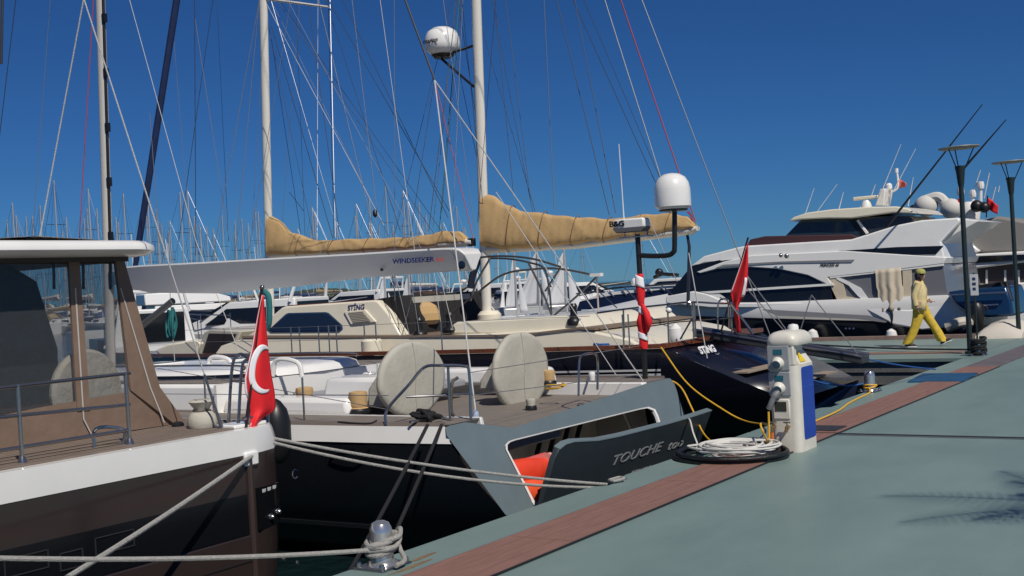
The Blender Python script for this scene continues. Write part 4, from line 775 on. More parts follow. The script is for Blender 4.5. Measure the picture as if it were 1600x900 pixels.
    b = MB(); b.loft([[(c.x-.09, c.y-hw*sx_, c.z+dz), (c.x+.09, c.y-hw*sx_, c.z+dz), (c.x+.09, c.y+hw*sx_, c.z+dz), (c.x-.09, c.y+hw*sx_, c.z+dz)] for sx_, dz in ((.8, -.075), (1, -.04), (1, .05), (.93, .08))]); rd = b.build('radar_scanner', WHITE, pole, bevel=.02)
    b = MB(); b.loft([[(c.x-.092, c.y-hw*sx_, c.z+dz), (c.x+.092, c.y-hw*sx_, c.z+dz), (c.x+.092, c.y+hw*sx_, c.z+dz), (c.x-.092, c.y+hw*sx_, c.z+dz)] for sx_, dz in ((.82, -.085), (1.01, -.04), (1.01, -.02))]); b.build('radar_underside', mat('radar_grey', (.12, .12, .13), .5), rd, bevel=.01)
    A = Vector(p(958, 355)); A.x = c.x-.098; text_part('B&G', .095, BLACK, rd, A, (0, -1, 0), (0, 0, 1), bold=.003, sx=1.15)
    MB().box((c.x-.06, c.y-.25, c.z-.15), (c.x+.06, c.y+.15, c.z-.135)).build('radar_bracket', STEEL, pole); MB().tube([(c.x, c.y-.2, c.z-.14), (c.x, c.y-.2, c.z-.08)], .012, 6).build('bracket_bolt', STEEL, pole)
    A = p(977, 373); MB().tube([A, p(967, 225)], .009, 6, r2=.005).build('whip_aerial', WHITE, pole)
    MB().tube([p(1012, 585), p(975, 640)], .012, 6).build('pole_brace', STEEL, r)
    # flag wound round the pole
    fl = thing('national_flag', p(1005, 545), 'red and white flag wound tightly round the black radar pole', 'flag')
    pts = []
    a0, a1 = Vector(p(999, 428)), Vector(p(1006, 545))
    rings = []
    for i in range(27):
        f = i/26; c_ = a0+(a1-a0)*f; rr = .042+.012*math.sin(f*9)+(.03*math.exp(-((f-.62)/.1)**2)); rings.append([(c_.x+rr*(1+.12*math.sin(3*a+f*20))*math.cos(a), c_.y+rr*(1+.12*math.sin(3*a+f*20))*math.sin(a), c_.z) for a in [2*math.pi*k/14 for k in range(14)]])
    MB().loft(rings).build('flag_wrap', RED, fl, sharp=80)
    for f0, f1 in ((.02, .16), (.43, .52), (.78, .86)):
        rg = []
        for i in range(6):
            f = f0+(f1-f0)*i/5; c_ = a0+(a1-a0)*f; rr = .047+.012*math.sin(f*9)+(.03*math.exp(-((f-.62)/.1)**2)); rg.append([(c_.x+rr*1.05*math.cos(a), c_.y+rr*1.05*math.sin(a), c_.z+.05*math.cos(a*.5)) for a in [2.4+2.3*k/8 for k in range(9)]])
        MB().loft(rg, caps=False, closed=False).build('white_fold', FLAGWHITE, fl, thick=.003)
    MB().tube([tuple(Vector(p(1006, 476))+Vector((-.03, 0, 0))), tuple(Vector(p(1013, 489))+Vector((-.05, 0, 0))), tuple(Vector(p(1017, 503))+Vector((-.05, 0, 0))), tuple(Vector(p(1014, 519))+Vector((-.04, 0, 0)))], [.02, .042, .045, .012], 9).build('loose_fold', RED, fl, sharp=80)
    # split backstay, running gear
    ap = PS(679, 125, sc); MB().tube([ap, PT(744, 650, 1.25)], .008, 6).build('backstay_leg', WROPE, r); MB().tube([ap, PT(1008, 600, 1.2)], .007, 6).build('backstay_leg', WROPE, r)
    MB().lathe([(.02, 0), (.035, .03), (.03, .09), (.015, .12)], PT(744, 660, 1.25), n=10).build('stay_tensioner', mat('blue_white_tackle', (.35, .42, .55), .6), r)
    e = Vector(ap)+(Vector(PS(633, 0, sc))-Vector(ap))*2.6; MB().tube([ap, tuple(e)], .013, 6).build('backstay', DWIRE, r)
    b = MB(); b.ball(PT(1010, 603, 1.2), .035, 8); b.build('yellow_lashing', mat('yellow_cord', (.7, .6, .05), .7), r)
    return r
touche()
def rope_heap(u, v, z, m, label, n=18, sx=.13, sy=.16, rr=.014, seed=1):
    rh = random.Random(seed); P = PZ(u, v, z); pts = [(P[0]+sx*rh.uniform(.5, 1)*math.cos(k*1.1), P[1]+sy*rh.uniform(.5, 1)*math.sin(k*1.1), z+.02+.012*(k/3)+.03*rh.random()) for k in range(n)]
    tag(MB().tube(spline(pts, 4), rr, 6).build('rope_coil', m, org=(P[0], P[1], z)), label, 'rope')
rope_heap(448, 632, .60, ROPE, 'heap of grey rope on the side deck right of the red flag', seed=1)
rope_heap(458, 640, .60, mat('red_fleck_rope', (.42, .06, .05), .85), 'small tangle of red rope beside the grey heap on the side deck', n=9, sx=.10, sy=.10, seed=2)
rope_heap(868, 612, .60, YROPE, 'loops of yellow cable on the deck beside the right wheel cover', n=12, sx=.10, sy=.14, rr=.010, seed=3)
rope_heap(560, 668, .60, BLKROPE, 'thin black cord lying along the deck edge of the grey transom yacht', n=6, sx=.05, sy=.3, rr=.008, seed=4)
# ================================================================ CREAM-AND-NAVY KETCH ("STING")
def sting():
    sc = 16.2; r = thing('ketch', (sc, 1.0, WZ), 'navy hulled ketch with cream deckhouse lettered STING and tan sail covers', 'ketch')
    NAVY = mat('navy_hull', (0.008, 0.009, 0.016), 0.14, coat=.4); SL = mat('navy_transom', (0.008, 0.010, 0.022), 0.2, coat=.3)
    zz = [0.84, 0.6, 0.35, 0.1, -0.3, -0.85]; ts = [1.95, 1.42, .86, .32, .36, 1.0]
    ws = [1.72, 1.66, 1.58, 1.46, 1.2, .3]
    def sec(w): return [(w, .84), (w, .6), (w*.985, .35), (w*.95, .1), (w*.8, -.3), (w*.4, -.85)]
    plan = [(2.6, 1.84), (4.0, 2.02), (6.5, 2.12), (9.5, 2.0), (12.5, 1.5), (15.0, .75), (16.8, .05)]
    st = [(tuple(ts), list(zip(ws, zz)))] + [(t, sec(w)) for t, w in plan]
    hull_loft(st, sc, True).build('hull', NAVY, r, sharp=30)
    # transom skin, a shade bluer
    lo = [(sc-w+.02, t-.006, z) for w, t, z in zip(ws[:4], ts[:4], zz[:4])]; hi = [(sc+w-.02, t-.006, z) for w, t, z in zip(ws[:4], ts[:4], zz[:4])]
    MB().loft([lo, hi], caps=False, closed=False).build('transom', SL, r, thick=.006)
    for z0 in (.475, .535):
        for sg in (-1, 1):
            g = [(2.0, 1.755), (2.6, 1.84), (4.0, 2.02), (6.5, 2.12), (9.5, 2.0), (12.5, 1.5)]
            MB().loft([[(sc+sg*(w*.9935+.008), t, z0), (sc+sg*(w*.9935+.012), t, z0), (sc+sg*(w*.996+.012), t, z0+.028), (sc+sg*(w*.996+.008), t, z0+.028)] for t, w in g]).build('hull_stripe', WHITE, r)
    cap = [(1.93, 1.74)]+plan[:-1]
    for sg in (-1, 1):
        MB().loft([[(sc+sg*(w-.07), t, .845), (sc+sg*(w+.015), t, .845), (sc+sg*(w+.015), t, .905), (sc+sg*(w-.07), t, .905)] for t, w in cap]).build('cap_rail', VARNISH, r)
    MB().box((sc-1.74, 1.90, .846), (sc+1.74, 1.99, .91)).build('cap_rail', VARNISH, r)
    MB().prism([(sc-w+.07, t, .80) for t, w in cap]+[(sc+w-.07, t, .80) for t, w in reversed(cap)], (0, 0, .02)).build('teak_deck', TEAK, r)
    # boarding steps on the raked transom
    for k, (t_, z_) in enumerate(((1.05, .46), (.62, .26))):
        MB().box((14.85, t_-.14, z_), (17.2, t_+.1, z_+.02)).build('stern_step', mat('step_teak', (.30, .24, .18), .7), r)
    MB().tube([PS(1130, 577, 14.9), PS(1195, 576, 15.6)], .012, 6).build('stern_rub_rail', STEEL, r)
    wl = mat('white_lettering', (.75, .75, .75), .5)
    def tpl(u, v): return _hit(u, v, NV+Vector((0, 0, -2.2)), .08+T0)
    A, B_ = Vector(tpl(1085, 553)), Vector(tpl(1109, 549)); ux = (B_-A).normalized()
    A = A+Vector((0, -.10, .0)); t1 = text_part('STING', .15, wl, r, A, ux, (0, .55, 1), bold=.006)
    def fitl(o, a0, axis, L):
        d_ = Vector((axis[1], -axis[0], axis[2])).normalized(); oo = Vector((a0[1]-ORG[r][1], -(a0[0]-ORG[r][0]), a0[2]-ORG[r][2])); e = max((v.co-oo).dot(d_) for v in o.data.vertices)
        for v in o.data.vertices: v.co += d_*((v.co-oo).dot(d_))*(L/e-1)
    fitl(t1, A, ux, (B_-A).length)
    # ---- coachwork
    sn = 14.55; sf = 17.85; Q = lambda u, v, s=sn: PS(u, v, s)
    def house(px, s0, s1, nm, m, inset=.0, bev=.03):
        a = [PL(u, v, s0, .2, .85) for u, v in px]; n = len(a)
        # far side mirrored across the boat, top edges drawn in a little
        bb = [(s0+s1-p[0], p[1], p[2]) for p in a]; b = MB(); b.add(a+bb, [tuple(range(n-1, -1, -1)), tuple(range(n, 2*n))]+[(i, (i+1) % n, n+(i+1) % n, n+i) for i in range(n)]); return b.build(nm, m, r, bevel=bev)
    house([(330, 560), (1005, 545), (985, 530), (900, 512), (760, 521), (640, 526), (384, 527), (345, 540)], sn, sf, 'lower_trunk', CREAM, bev=.03)
    house([(384, 526), (392, 521), (440, 480.5), (448, 478.5), (584, 469), (590, 470), (607, 490), (626, 525)], sn+.06, sf-.06, 'deckhouse', CREAM, bev=.05)
    house([(378, 528.5), (378, 525.5), (640, 524.5), (640, 527.5)], sn-.015, sf+.015, 'rubbing_strake', mat('brown_trim', (.19, .14, .10), .6), bev=0)
    house([(446, 478.6), (450, 476.8), (588, 468), (590, 469.6)], sn+.12, sf-.12, 'roof_rail', VARNISH, bev=.004)
    house([(700, 522), (708, 506), (714, 503), (892, 493), (898, 495), (912, 508), (915, 513), (780, 522)], sn+.08, sf-.08, 'aft_cabin', CREAM, bev=.04)
    house([(640, 524), (780, 523), (840, 519), (905, 511), (930, 513), (930, 516), (905, 514.5), (840, 522.5), (780, 526.5), (640, 527.5)], sn-.02, sf+.02, 'rubbing_strake', MATS['brown_trim'], bev=0)
    # window
    wpx = [(419, 516), (446, 491), (450, 489), (508, 487.5), (513, 489), (534, 508), (535, 514), (530, 518.5), (423, 519.5)]
    f_ = [PL(u, v, sn+.045, .2, .85) for u, v in wpx]; MB().prism(f_, (.03, 0, 0)).build('window_frame', mat('blue_frame', (.03, .06, .12), .3), r)
    cx = sum(p[1] for p in f_)/9; cz = sum(p[2] for p in f_)/9
    MB().prism([(p[0]-.006, cx+(p[1]-cx)*.955, cz+(p[2]-cz)*.86) for p in f_], (.02, 0, 0)).build('window_pane', BLUEGLASS, r)
    # louvre
    lp = [PL(u, v, sn+.03, .2, .85) for u, v in ((537, 487), (570, 484), (587, 503), (548, 507))]; lv = MB().prism(lp, (.04, 0, 0)).build('louvre_frame', CREAM, r, bevel=.008)
    for k in range(7):
        f = .14+.72*k/6; a = Vector(lp[0]).lerp(Vector(lp[3]), f); c = Vector(lp[1]).lerp(Vector(lp[2]), f); a, c = a.lerp(c, .2 - .06*f), a.lerp(c, .86)
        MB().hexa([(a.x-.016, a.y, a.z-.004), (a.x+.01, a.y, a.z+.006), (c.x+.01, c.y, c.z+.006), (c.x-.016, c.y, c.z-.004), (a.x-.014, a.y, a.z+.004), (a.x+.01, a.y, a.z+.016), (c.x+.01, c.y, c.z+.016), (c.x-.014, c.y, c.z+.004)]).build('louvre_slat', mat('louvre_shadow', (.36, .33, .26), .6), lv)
    A = Vector(PL(543, 485.5, sn+.052, .2, .85)); B_ = Vector(PL(569, 483.5, sn+.052, .2, .85)); ux = (B_-A).normalized()
    t2 = text_part('ST\u0130NG', .13, mat('navy_lettering', (.012, .02, .11), .5), r, A, ux, (.2, 0, 1), bold=.002); fitl(t2, A, ux, (B_-A).length)
    # small forward trunk with hatch and dark companion box (left of the deckhouse)
    MB().prism([Q(u, v, 15.0) for u, v in ((306, 556), (318, 519), (328, 514), (377, 517), (360, 555))], (1.9, 0, 0)).build('companion_box', mat('grey_cream', (.45, .43, .37), .6), r, bevel=.03)
    MB().prism([Q(u, v, 14.985) for u, v in ((316, 552), (326, 521), (369, 522), (355, 552))], (.02, 0, 0)).build('companion_door', mat('dark_door', (.03, .022, .02), .5), r)
    MB().prism([Q(u, v, 14.9) for u, v in ((240, 548), (262, 537), (300, 531), (312, 535), (306, 556), (250, 556))], (2.2, 0, 0)).build('fore_trunk', CREAM, r, bevel=.04)
    # cockpit canvas, covers
    MB().prism([Q(u, v, 14.9) for u, v in ((590, 467), (622, 462), (640, 500), (640, 527), (628, 527), (610, 488))], (2.4, 0, 0)).build('cockpit_curtain', mat('black_canvas', (.014, .013, .013), .85), r)
    MB().prism([Q(u, v, 15.2) for u, v in ((630, 527), (629, 466), (645, 464), (649, 500), (649, 527))], (1.6, 0, 0)).build('cockpit_bulkhead', mat('grey_cream', (.45, .43, .37), .6), r)
    P = Q(668, 474, 16.2); MB().lathe([(.02, .22), (.2, .2), (.31, .1), (.35, -.04), (.33, -.2)], P, n=24, sc=(1, 1)).build('helm_seat_cover', mat('dark_brown_canvas', (.045, .022, .014), .8), r)
    P = Q(664, 488, 15.5); MB().lathe([(0, .17), (.10, .165), (.2, .10), (.25, -.02), (.26, -.13), (.2, -.2)], P, n=9).build('instrument_cover', TAN, r, sharp=15)
    for u, v, k in ((704, 514, 1.0), (656, 522, .9), (571, 521, .55), (897, 502, .8)):
        P = Q(u, v, 14.75); MB().lathe([(.13*k, -.03), (.14*k, .02), (.12*k, .06), (.07*k, .09), (.06*k, .2), (.075*k, .25), (.05*k, .29), (0, .29)], (P[0], P[1], P[2]-.03), n=16).build('winch', BLACK, r)
    P = Q(582, 557, 14.3); MB().lathe([(.17, -.02), (.17, .23), (.14, .26), (0, .27)], (P[0], P[1], .83), n=20).build('winch_pedestal', CREAM, r)
    P = Q(765, 497, 16.2); MB().lathe([(.2, -.15), (.2, .06), (.15, .12), (0, .14)], P, n=18).build('mast_collar', CREAM, r)
    P = Q(635, 500, 15.0)
    # ---- masts, booms, sail covers
    MP = mat('cream_mast', (.72, .69, .61), .3, coat=.2)
    def mast(lowpx, toppx, w, nm, h=21):
        m0, m1 = Vector(PS(*lowpx, sc)), Vector(PS(*toppx, sc)); d = (m1-m0)/(m1.z-m0.z); base = m0-d*(m0.z-.8); top = base+d*h
        MB().loft([[(c.x+w*.8*math.cos(a), c.y+w*math.sin(a), c.z) for a in [2*math.pi*k/18 for k in range(18)]] for c in (base, top)]).build(nm, MP, r)
        MB().tube([tuple(base+Vector((0, -w-.006, 1.5))), tuple(top+Vector((0, -w-.006, 0)))], .012, 6).build('mast_track', DSTEEL, r)
        return base, d
    b1, d1 = mast((420, 390), (411.5, 0), .088, 'main_mast', 23); b2, d2 = mast((759, 440), (744, 0), .088, 'mizzen_mast', 18)
    for (c0, z_, nm, L) in ((b1, 7.4, 'spreader', 1.0),):
        pass
    MB().tube([PS(413, -2, sc), PS(513, 11, sc)], .03, 8, r2=.02).build('spreader', MP, r)
    def cover(top, bot, wmax, seed):
        rnd = random.Random(seed); n = 110; rings = []
        def at(poly, f):
            k = f*(len(poly)-1); i = min(int(k), len(poly)-2); g = k-i; g = g*g*(3-2*g)*.3+g*.7; return poly[i][0]+(poly[i+1][0]-poly[i][0])*g, poly[i][1]+(poly[i+1][1]-poly[i][1])*g
        x0, x1 = top[0][0], top[-1][0]
        def yat(poly, x):
            for i in range(len(poly)-1):
                if poly[i][0] <= x <= poly[i+1][0]: g = (x-poly[i][0])/(poly[i+1][0]-poly[i][0]); g = g*g*(3-2*g)*.5+g*.5; return poly[i][1]+(poly[i+1][1]-poly[i][1])*g
            return poly[-1][1] if x > poly[-1][0] else poly[0][1]
        for i in range(n+1):
            x = x0+(x1-x0)*i/n; A, B_ = PS(x, yat(top, x), sc), PS(x, yat(bot, x), sc); t_ = (A[1]+B_[1])/2; h = A[2]-B_[2]; w = wmax*(1-.45*i/n); rg = []
            for k in range(18):
                a = 2*math.pi*k/18; zf = .5-.5*math.cos(a); sn_ = math.copysign(abs(math.sin(a))**.45, math.sin(a)); prof = sn_*(1.0-.62*max(0.0, zf-.12)/.88)
                q = i*40/n; ev = .35+.65*math.sin(q*.31+seed)**2; wr = ev*(.016*(1-2*abs(math.sin(q*.55+zf*3.2+seed)))+.009*(1-2*abs(math.sin(q*1.25+zf*5+2*seed))))+.004*math.sin(q*3.3-zf*7)
                rg.append((sc-(w*prof+math.copysign(wr, prof) if abs(prof) > .12 else w*prof), t_, B_[2]+h*zf+.008*math.sin(q*1.3)))
            rings.append(rg)
        return MB().loft(rings)
    cover([(422, 336), (437, 343), (458, 364), (500, 376), (560, 373), (640, 371), (700, 361), (718, 361), (730, 372)], [(422, 400), (560, 393), (640, 388), (730, 379)], .15, 2).build('mainsail_cover', TAN, r, sharp=70)
    cover([(756, 303), (775, 306), (792, 319), (818, 330), (900, 339), (960, 342), (1010, 335), (1050, 333), (1074, 338), (1086, 350)], [(757, 386), (790, 391), (860, 386), (940, 377), (1010, 368), (1086, 356)], .17, 5).build('mizzen_cover', TAN, r, sharp=70)
    for (u, yt, yb, k) in ((470, 370, 397, .15), (520, 377, 395, .14), (575, 374, 392, .13), (630, 372, 389, .12), (690, 363, 384, .10), (800, 322, 391, .175), (850, 332, 387, .165), (900, 339, 382, .155), (950, 341, 376, .14), (1000, 337, 370, .125), (1045, 334, 363, .11)):
        A, B_ = PS(u, yt, sc), PS(u, yb, sc); MB().tube([(sc+k*1.06*math.copysign(abs(math.sin(a))**.5, math.sin(a))*(1-.55*max(0, (.5-.5*math.cos(a))-.12)), (A[1]+B_[1])/2+.05*math.cos(a), B_[2]-.03+(A[2]-B_[2]+.05)*(.5-.5*math.cos(a))) for a in [2*math.pi*q_/20 for q_ in range(21)]], .006, 5).build('sail_tie', mat('tie_brown', (.20, .13, .06), .8), r)
    def boom(px, w, nm):
        rg = []
        for u, yt, yb in px:
            A, B_ = PS(u, yt, sc), PS(u, yb, sc); rg.append([(sc+w*math.cos(a), A[1], (A[2]+B_[2])/2+(A[2]-B_[2])/2*math.sin(a)) for a in [2*math.pi*k/14 for k in range(14)]])
        return MB().loft(rg).build(nm, MP, r)
    boom([(424, 393, 404), (600, 383, 394), (728, 372, 385), (738, 374, 383)], .07, 'main_boom'); boom([(757, 384, 397), (900, 377, 389), (1080, 354, 367), (1090, 353, 361)], .07, 'mizzen_boom')
    MB().box((sc-.05, PS(737, 378, sc)[1]-.05, PS(737, 380, sc)[2]-.05), (sc+.05, PS(737, 378, sc)[1]+.05, PS(737, 376, sc)[2]+.04)).build('boom_end_fitting', BLACK, r)
    MB().tube([PS(1073, 362, sc), PS(1077, 385, sc), PS(1075, 480, sc)], .022, 6, r2=.03).build('mizzen_sheet', mat('blue_black_rope', (.012, .018, .04), .8), r)
    MB().tube(spline([PS(1074, 330, sc), PS(1079, 336, sc), PS(1082, 345, sc), PS(1078, 350, sc)], 5), .014, 6).build('red_lashing', mat('red_cord', (.5, .03, .05), .7), r)
    MB().tube([PS(752, 392, sc), PS(738, 432, sc), PS(735, 450, sc)], .06, 8).build('sheet_bundle', mat('blue_black_rope', (.012, .018, .04), .8), r)
    # satellite dome on the mizzen mast
    c = PS(692, 84, sc); k = (Vector(PS(716, 60, sc))-Vector(PS(668, 60, sc))).length/2*.93
    dm = MB().lathe([(k*.62, -.02), (k*.72, .01), (k*.97, .07), (k*1.0, .16), (k*.97, .27), (k*.82, .37), (k*.5, .435), (0, .46)], c, n=28).build('satellite_dome', WHITE, r, sharp=50)
    MB().lathe([(k*.5, -.07), (k*.66, -.02)], c, n=20).build('dome_base', BLACK, dm)
    A = Vector(PS(669, 65, sc-k-.012)); A.x = sc-k*.985; text_part('marine', .11, BLACK, dm, (sc-k-.006, c[1]+k*.55, c[2]+.15), (0, -1, 0), (0, 0, 1), bold=.002)
    MB().tube([PS(708, 82, sc), PS(741, 71, sc)], .022, 6).build('dome_bracket', BLACK, r); MB().tube([PS(690, 92, sc), PS(741, 136, sc)], .022, 6).build('dome_bracket', BLACK, r)
    # ---- awning hoops folded over the cockpit
    HT = mat('hoop_grey', (.10, .10, .105), .4, .5)
    for pts, s_ in (([(734, 404), (780, 400), (830, 404), (876, 417)], 15.4), ([(734, 404), (790, 404), (830, 411), (850, 420), (858, 450), (862, 492)], 16.9), ([(700, 494), (745, 458), (786, 429), (830, 421), (874, 420), (934, 431)], 15.6), ([(934, 431), (900, 464), (862, 496)], 15.6), ([(876, 418), (852, 455)], 15.5), ([(765, 405), (745, 440), (735, 470)], 15.6), ([(826, 411), (845, 450), (862, 492)], 15.4)):
        MB().tube(spline([PS(u, v, s_) for u, v in pts], 6) if len(pts) > 2 else [PS(u, v, s_) for u, v in pts], .017, 7).build('awning_hoop', HT, r)
    P = PS(932, 430, 15.6); MB().box((P[0]-.05, P[1]-.09, P[2]-.02), (P[0]+.05, P[1]+.09, P[2]+.03)).build('hoop_fitting', WHITE, r)
    MB().tube([P, (P[0], P[1], .85)], .014, 6).build('awning_post', mat('pinkish_post', (.5, .42, .38), .5), r)
    # ---- guard rails
    for u0, yb in ((457, 562), (470, 560), (500, 560), (516, 562), (528, 565), (572, 566), (590, 566), (692, 560), (975, 543), (984, 543)):
        P = PS(u0, yb, 14.25); MB().tube([(P[0], P[1], .86), (P[0], P[1], 1.33)], .012, 6).build('stanchion', STEEL, r)
    for z_ in (1.32, 1.1): MB().tube([(14.9, 12.0, z_), (14.22, 8.5, z_), (14.18, 5.5, z_), (14.35, 3.0, z_)], .004, 5).build('lifeline', WIRE, r)
    gp = lambda u, v, s_=14.6: PS(u, v, s_)
    MB().tube(spline([gp(933, 489), gp(976, 483), gp(1040, 476), gp(1080, 472), gp(1120, 474, 15.2), gp(1145, 474, 16)], 5), .014, 7).build('stern_pulpit', STEEL, r)
    MB().tube([gp(1000, 512), gp(1060, 503), gp(1140, 497, 16)], .010, 6).build('pulpit_rail', STEEL, r)
    for u, v0, v1, s_ in ((974, 484, 543, 14.6), (1043, 476, 540, 14.6), (1082, 473, 530, 14.9), (1085, 472, 527, 15.2), (1142, 474, 520, 16), (1151, 476, 520, 16.2)): MB().tube([gp(u, v0, s_), gp(u+2, v1, s_)], .013, 7).build('stanchion', STEEL, r)
    MB().tube([gp(1081, 498, 14.9), gp(1063, 530, 14.9)], .012, 6).build('pulpit_brace', STEEL, r)
    MB().tube(spline([gp(1122, 514, 15.8), gp(1122, 476, 15.8), gp(1130, 467, 15.8), gp(1138, 474, 15.8), gp(1140, 514, 15.8)], 5), .013, 7).build('boarding_hoop', STEEL, r)
    P = gp(1045, 485); MB().ball(P, .045, 10, (1, 1, .9)).build('stern_light', WHITE, r)
    fd = MB(); P = gp(1056, 522, 15.2); fd.lathe([(0, .16), (.03, .14), (.09, .08), (.10, 0), (.10, -.12), (.07, -.17)], P, n=14); tag(fd.build('fender', WHITE, org=P), 'small white pointed fender on the ketch stern rail', 'fender')
    bl = MB(); rnd = random.Random(2); P = Vector(PZ(957, 545, .84)); bl.tube(spline([(P.x+rnd.uniform(-.12, .12), P.y+rnd.uniform(-.28, .28), .87+.05*rnd.random()) for _ in range(16)], 4), .018, 6); tag(bl.build('rope_heap', BROPE, org=(P.x, P.y, .84)), 'heap of blue rope on the ketch side deck', 'rope')
    # gangway stowed out over the stern
    a, c = Vector(PS(1090, 520, 16.0)), Vector(PS(1353, 562, 16.4))
    pg = MB(); side = Vector((.17, .0, 0))
    pg.loft([[tuple(p-side+Vector((0, 0, h*.05))) for h in (-1, 1)]+[tuple(p+side+Vector((0, 0, h*.05))) for h in (1, -1)] for p in (a, a.lerp(c, .5), c)]); pg.build('gangway', mat('gangway_grey', (.045, .047, .052), .4, .3), r, bevel=.02)
    for sg in (-1, 1): MB().tube([tuple(a+side*sg+Vector((0, 0, .06))), tuple(c+side*sg+Vector((0, 0, .06)))], .022, 8).build('gangway_rail', DSTEEL, r)
    for e, f in (((1245, 534), (1268, 461)), ((1340, 553), (1268, 461)), ((1237, 530), (1157, 440)), ((1239, 530), (1167, 430))): MB().tube([PS(*e, 16.1), PS(*f, 16.1)], .008, 5).build('gangway_line', WIRE, r)
    MB().tube([PS(1143, 475, 15.8), PS(1177, 522, 15.8)], .014, 6, r2=.024).build('staff_socket', STEEL, r)
    fr = thing('national_flag', PS(1140, 500, 15.9), 'red flag with white star edge on a raked staff at the ketch stern', 'flag')
    MB().tube([PS(1126, 520, 15.9), PS(1169, 371, 15.9)], .014, 7).build('flag_staff', BLACK, fr)
    L = [(1166, 384), (1158, 410), (1148, 438), (1141, 457), (1146, 475), (1147, 500), (1152, 520)]; Rr = [(1169, 380), (1169, 410), (1168, 440), (1165, 460), (1153, 478), (1156, 500), (1158, 520)]
    cl, fn = flag_sheet(fr, L, Rr, 15.86, .05, rows=22, cols=10, fold=2, plane='s')
    MB().grid(lambda u, v: tuple(Vector(fn(0.02+.07*u, v*.5))+Vector((-.012, -.006, 0))), 1, 12).build('hoist_band', FLAGWHITE, fr, thick=.003)
    MB().grid(lambda u, v: tuple(Vector(fn(.78+.2*u, .30+.24*v))+Vector((-.02, -.004, 0))), 2, 6).build('crescent_tip', FLAGWHITE, fr, thick=.003)
    # ---- standing and running rigging, seen against the sky
    W_, D_ = WIRE, DWIRE; RC = mat('red_halyard', (.45, .05, .05), .7); TL = mat('teal_rope', (.02, .16, .17), .8)
    lines = [  # (top px), (bottom px), s plane, radius, material
        ((403, 12), (329, 420), 14.4, .006, W_), ((404, 12), (361, 470), 14.4, .006, W_), ((424, 20), (600, 352), 16.2, .0055, WROPE), ((424, 40), (520, 372), 15.5, .006, D_), ((424, 60), (470, 366), 15.0, .005, D_),
        ((513, 12), (522, 372), 15.2, .005, D_), ((516, 14), (524, 372), 17.4, .005, W_), ((505, 30), (580, 345), 14.5, .006, WROPE), ((550, 0), (590, 340), 14.6, .0055, WROPE), ((594, 0), (660, 480), 14.4, .0055, WROPE),
        ((616, 0), (617, 470), 14.6, .005, W_), ((570, 190), (625, 360), 16.8, .005, D_), ((487, 40), (530, 360), 17.5, .006, D_), ((535, 0), (700, 340), 17.2, .006, D_), ((570, 100), (702, 330), 17.0, .006, D_),
        ((721, 0), (690, 330), 14.6, .006, W_), ((714, 0), (670, 360), 14.7, .006, W_), ((678, 130), (640, 375), 14.6, .005, W_), ((708, 110), (686, 365), 16.9, .008, TL), ((723, 0), (708, 330), 15.2, .0055, WROPE), ((680, 128), (740, 374), 15.9, .007, RC),
        ((773, 0), (802, 300), 16.6, .005, D_), ((790, 0), (830, 320), 17, .005, D_), ((850, 0), (866, 327), 16.0, .006, W_), ((870, 0), (952, 336), 16.5, .006, D_), ((900, 10), (962, 333), 17.2, .006, D_),
        ((895, 0), (1049, 340), 17.5, .006, D_), ((912, 0), (1058, 341), 17.7, .005, D_), ((945, 0), (1053, 343), 15.4, .008, WROPE), ((970, 0), (1087, 347), 15.8, .009, RC), ((1003, 0), (1150, 385), 16.0, .008, W_),
        ((775, 300), (985, 620), 14.0, .006, WROPE), ((480, 430), (520, 360), 15, .005, W_), ((452, 300), (475, 330), 15.2, .005, D_), ((1013, 340), (1058, 440), 15, .006, W_), ((1076, 395), (1105, 560), 14.6, .008, WROPE),
        ((690, 440), (707, 512), 14.6, .006, WROPE), ((640, 420), (655, 520), 14.6, .006, W_), ((675, 400), (690, 515), 14.8, .006, WROPE), ((612, 420), (625, 525), 14.7, .006, D_), ((650, 440), (628, 525), 14.6, .006, W_), ((615, 420), (640, 525), 14.6, .006, W_)]
    rl = random.Random(8)
    for k in range(11): lines.append(((412+rl.uniform(-6, 90), -8), (rl.uniform(300, 700), rl.uniform(366, 440)), rl.choice((15.0, 16.4, 17.6, 18.5)), .0045, rl.choice((D_, D_, W_))))
    for k in range(9): lines.append(((745+rl.uniform(-70, 40), -8), (rl.uniform(610, 860), rl.uniform(320, 400)), rl.choice((15.0, 16.4, 17.6, 18.5)), .0045, rl.choice((D_, D_, W_))))
    for a_, b_, s_, rr, m in lines:
        ext = 1.6 if a_[1] < 30 else 0.0
        if 30 <= a_[1] < 200 and not (418 < a_[0] < 430 or a_[0] in (678, 680)): ext = (a_[1]+140)/(b_[1]-a_[1])
        sb = s_
        if (420 < b_[0] < 740 and 318 < b_[1] < 382) or (755 < b_[0] < 1090 and 290 < b_[1] < 350): sb = sc
        B0 = b_
        if b_[0] > 1100 and a_[1] < 20:     # carried on down to the after deck
            k = (545-a_[1])/(b_[1]-a_[1]); B0 = (a_[0]+(b_[0]-a_[0])*k, 545)
        elif sb == s_ and a_[1] < 200 and b_[1] < 345: k = (470-a_[1])/(b_[1]-a_[1]); B0 = (a_[0]+(b_[0]-a_[0])*k, 470)
        stay(r, a_, B0, s_, rr, m, ext=ext, sb=sb)
    P = PS(586, 333, 14.6); MB().lathe([(.01, .06), (.035, .03), (.04, -.03), (.01, -.07)], P, n=10).build('block', BLACK, r)
    return r
sting()
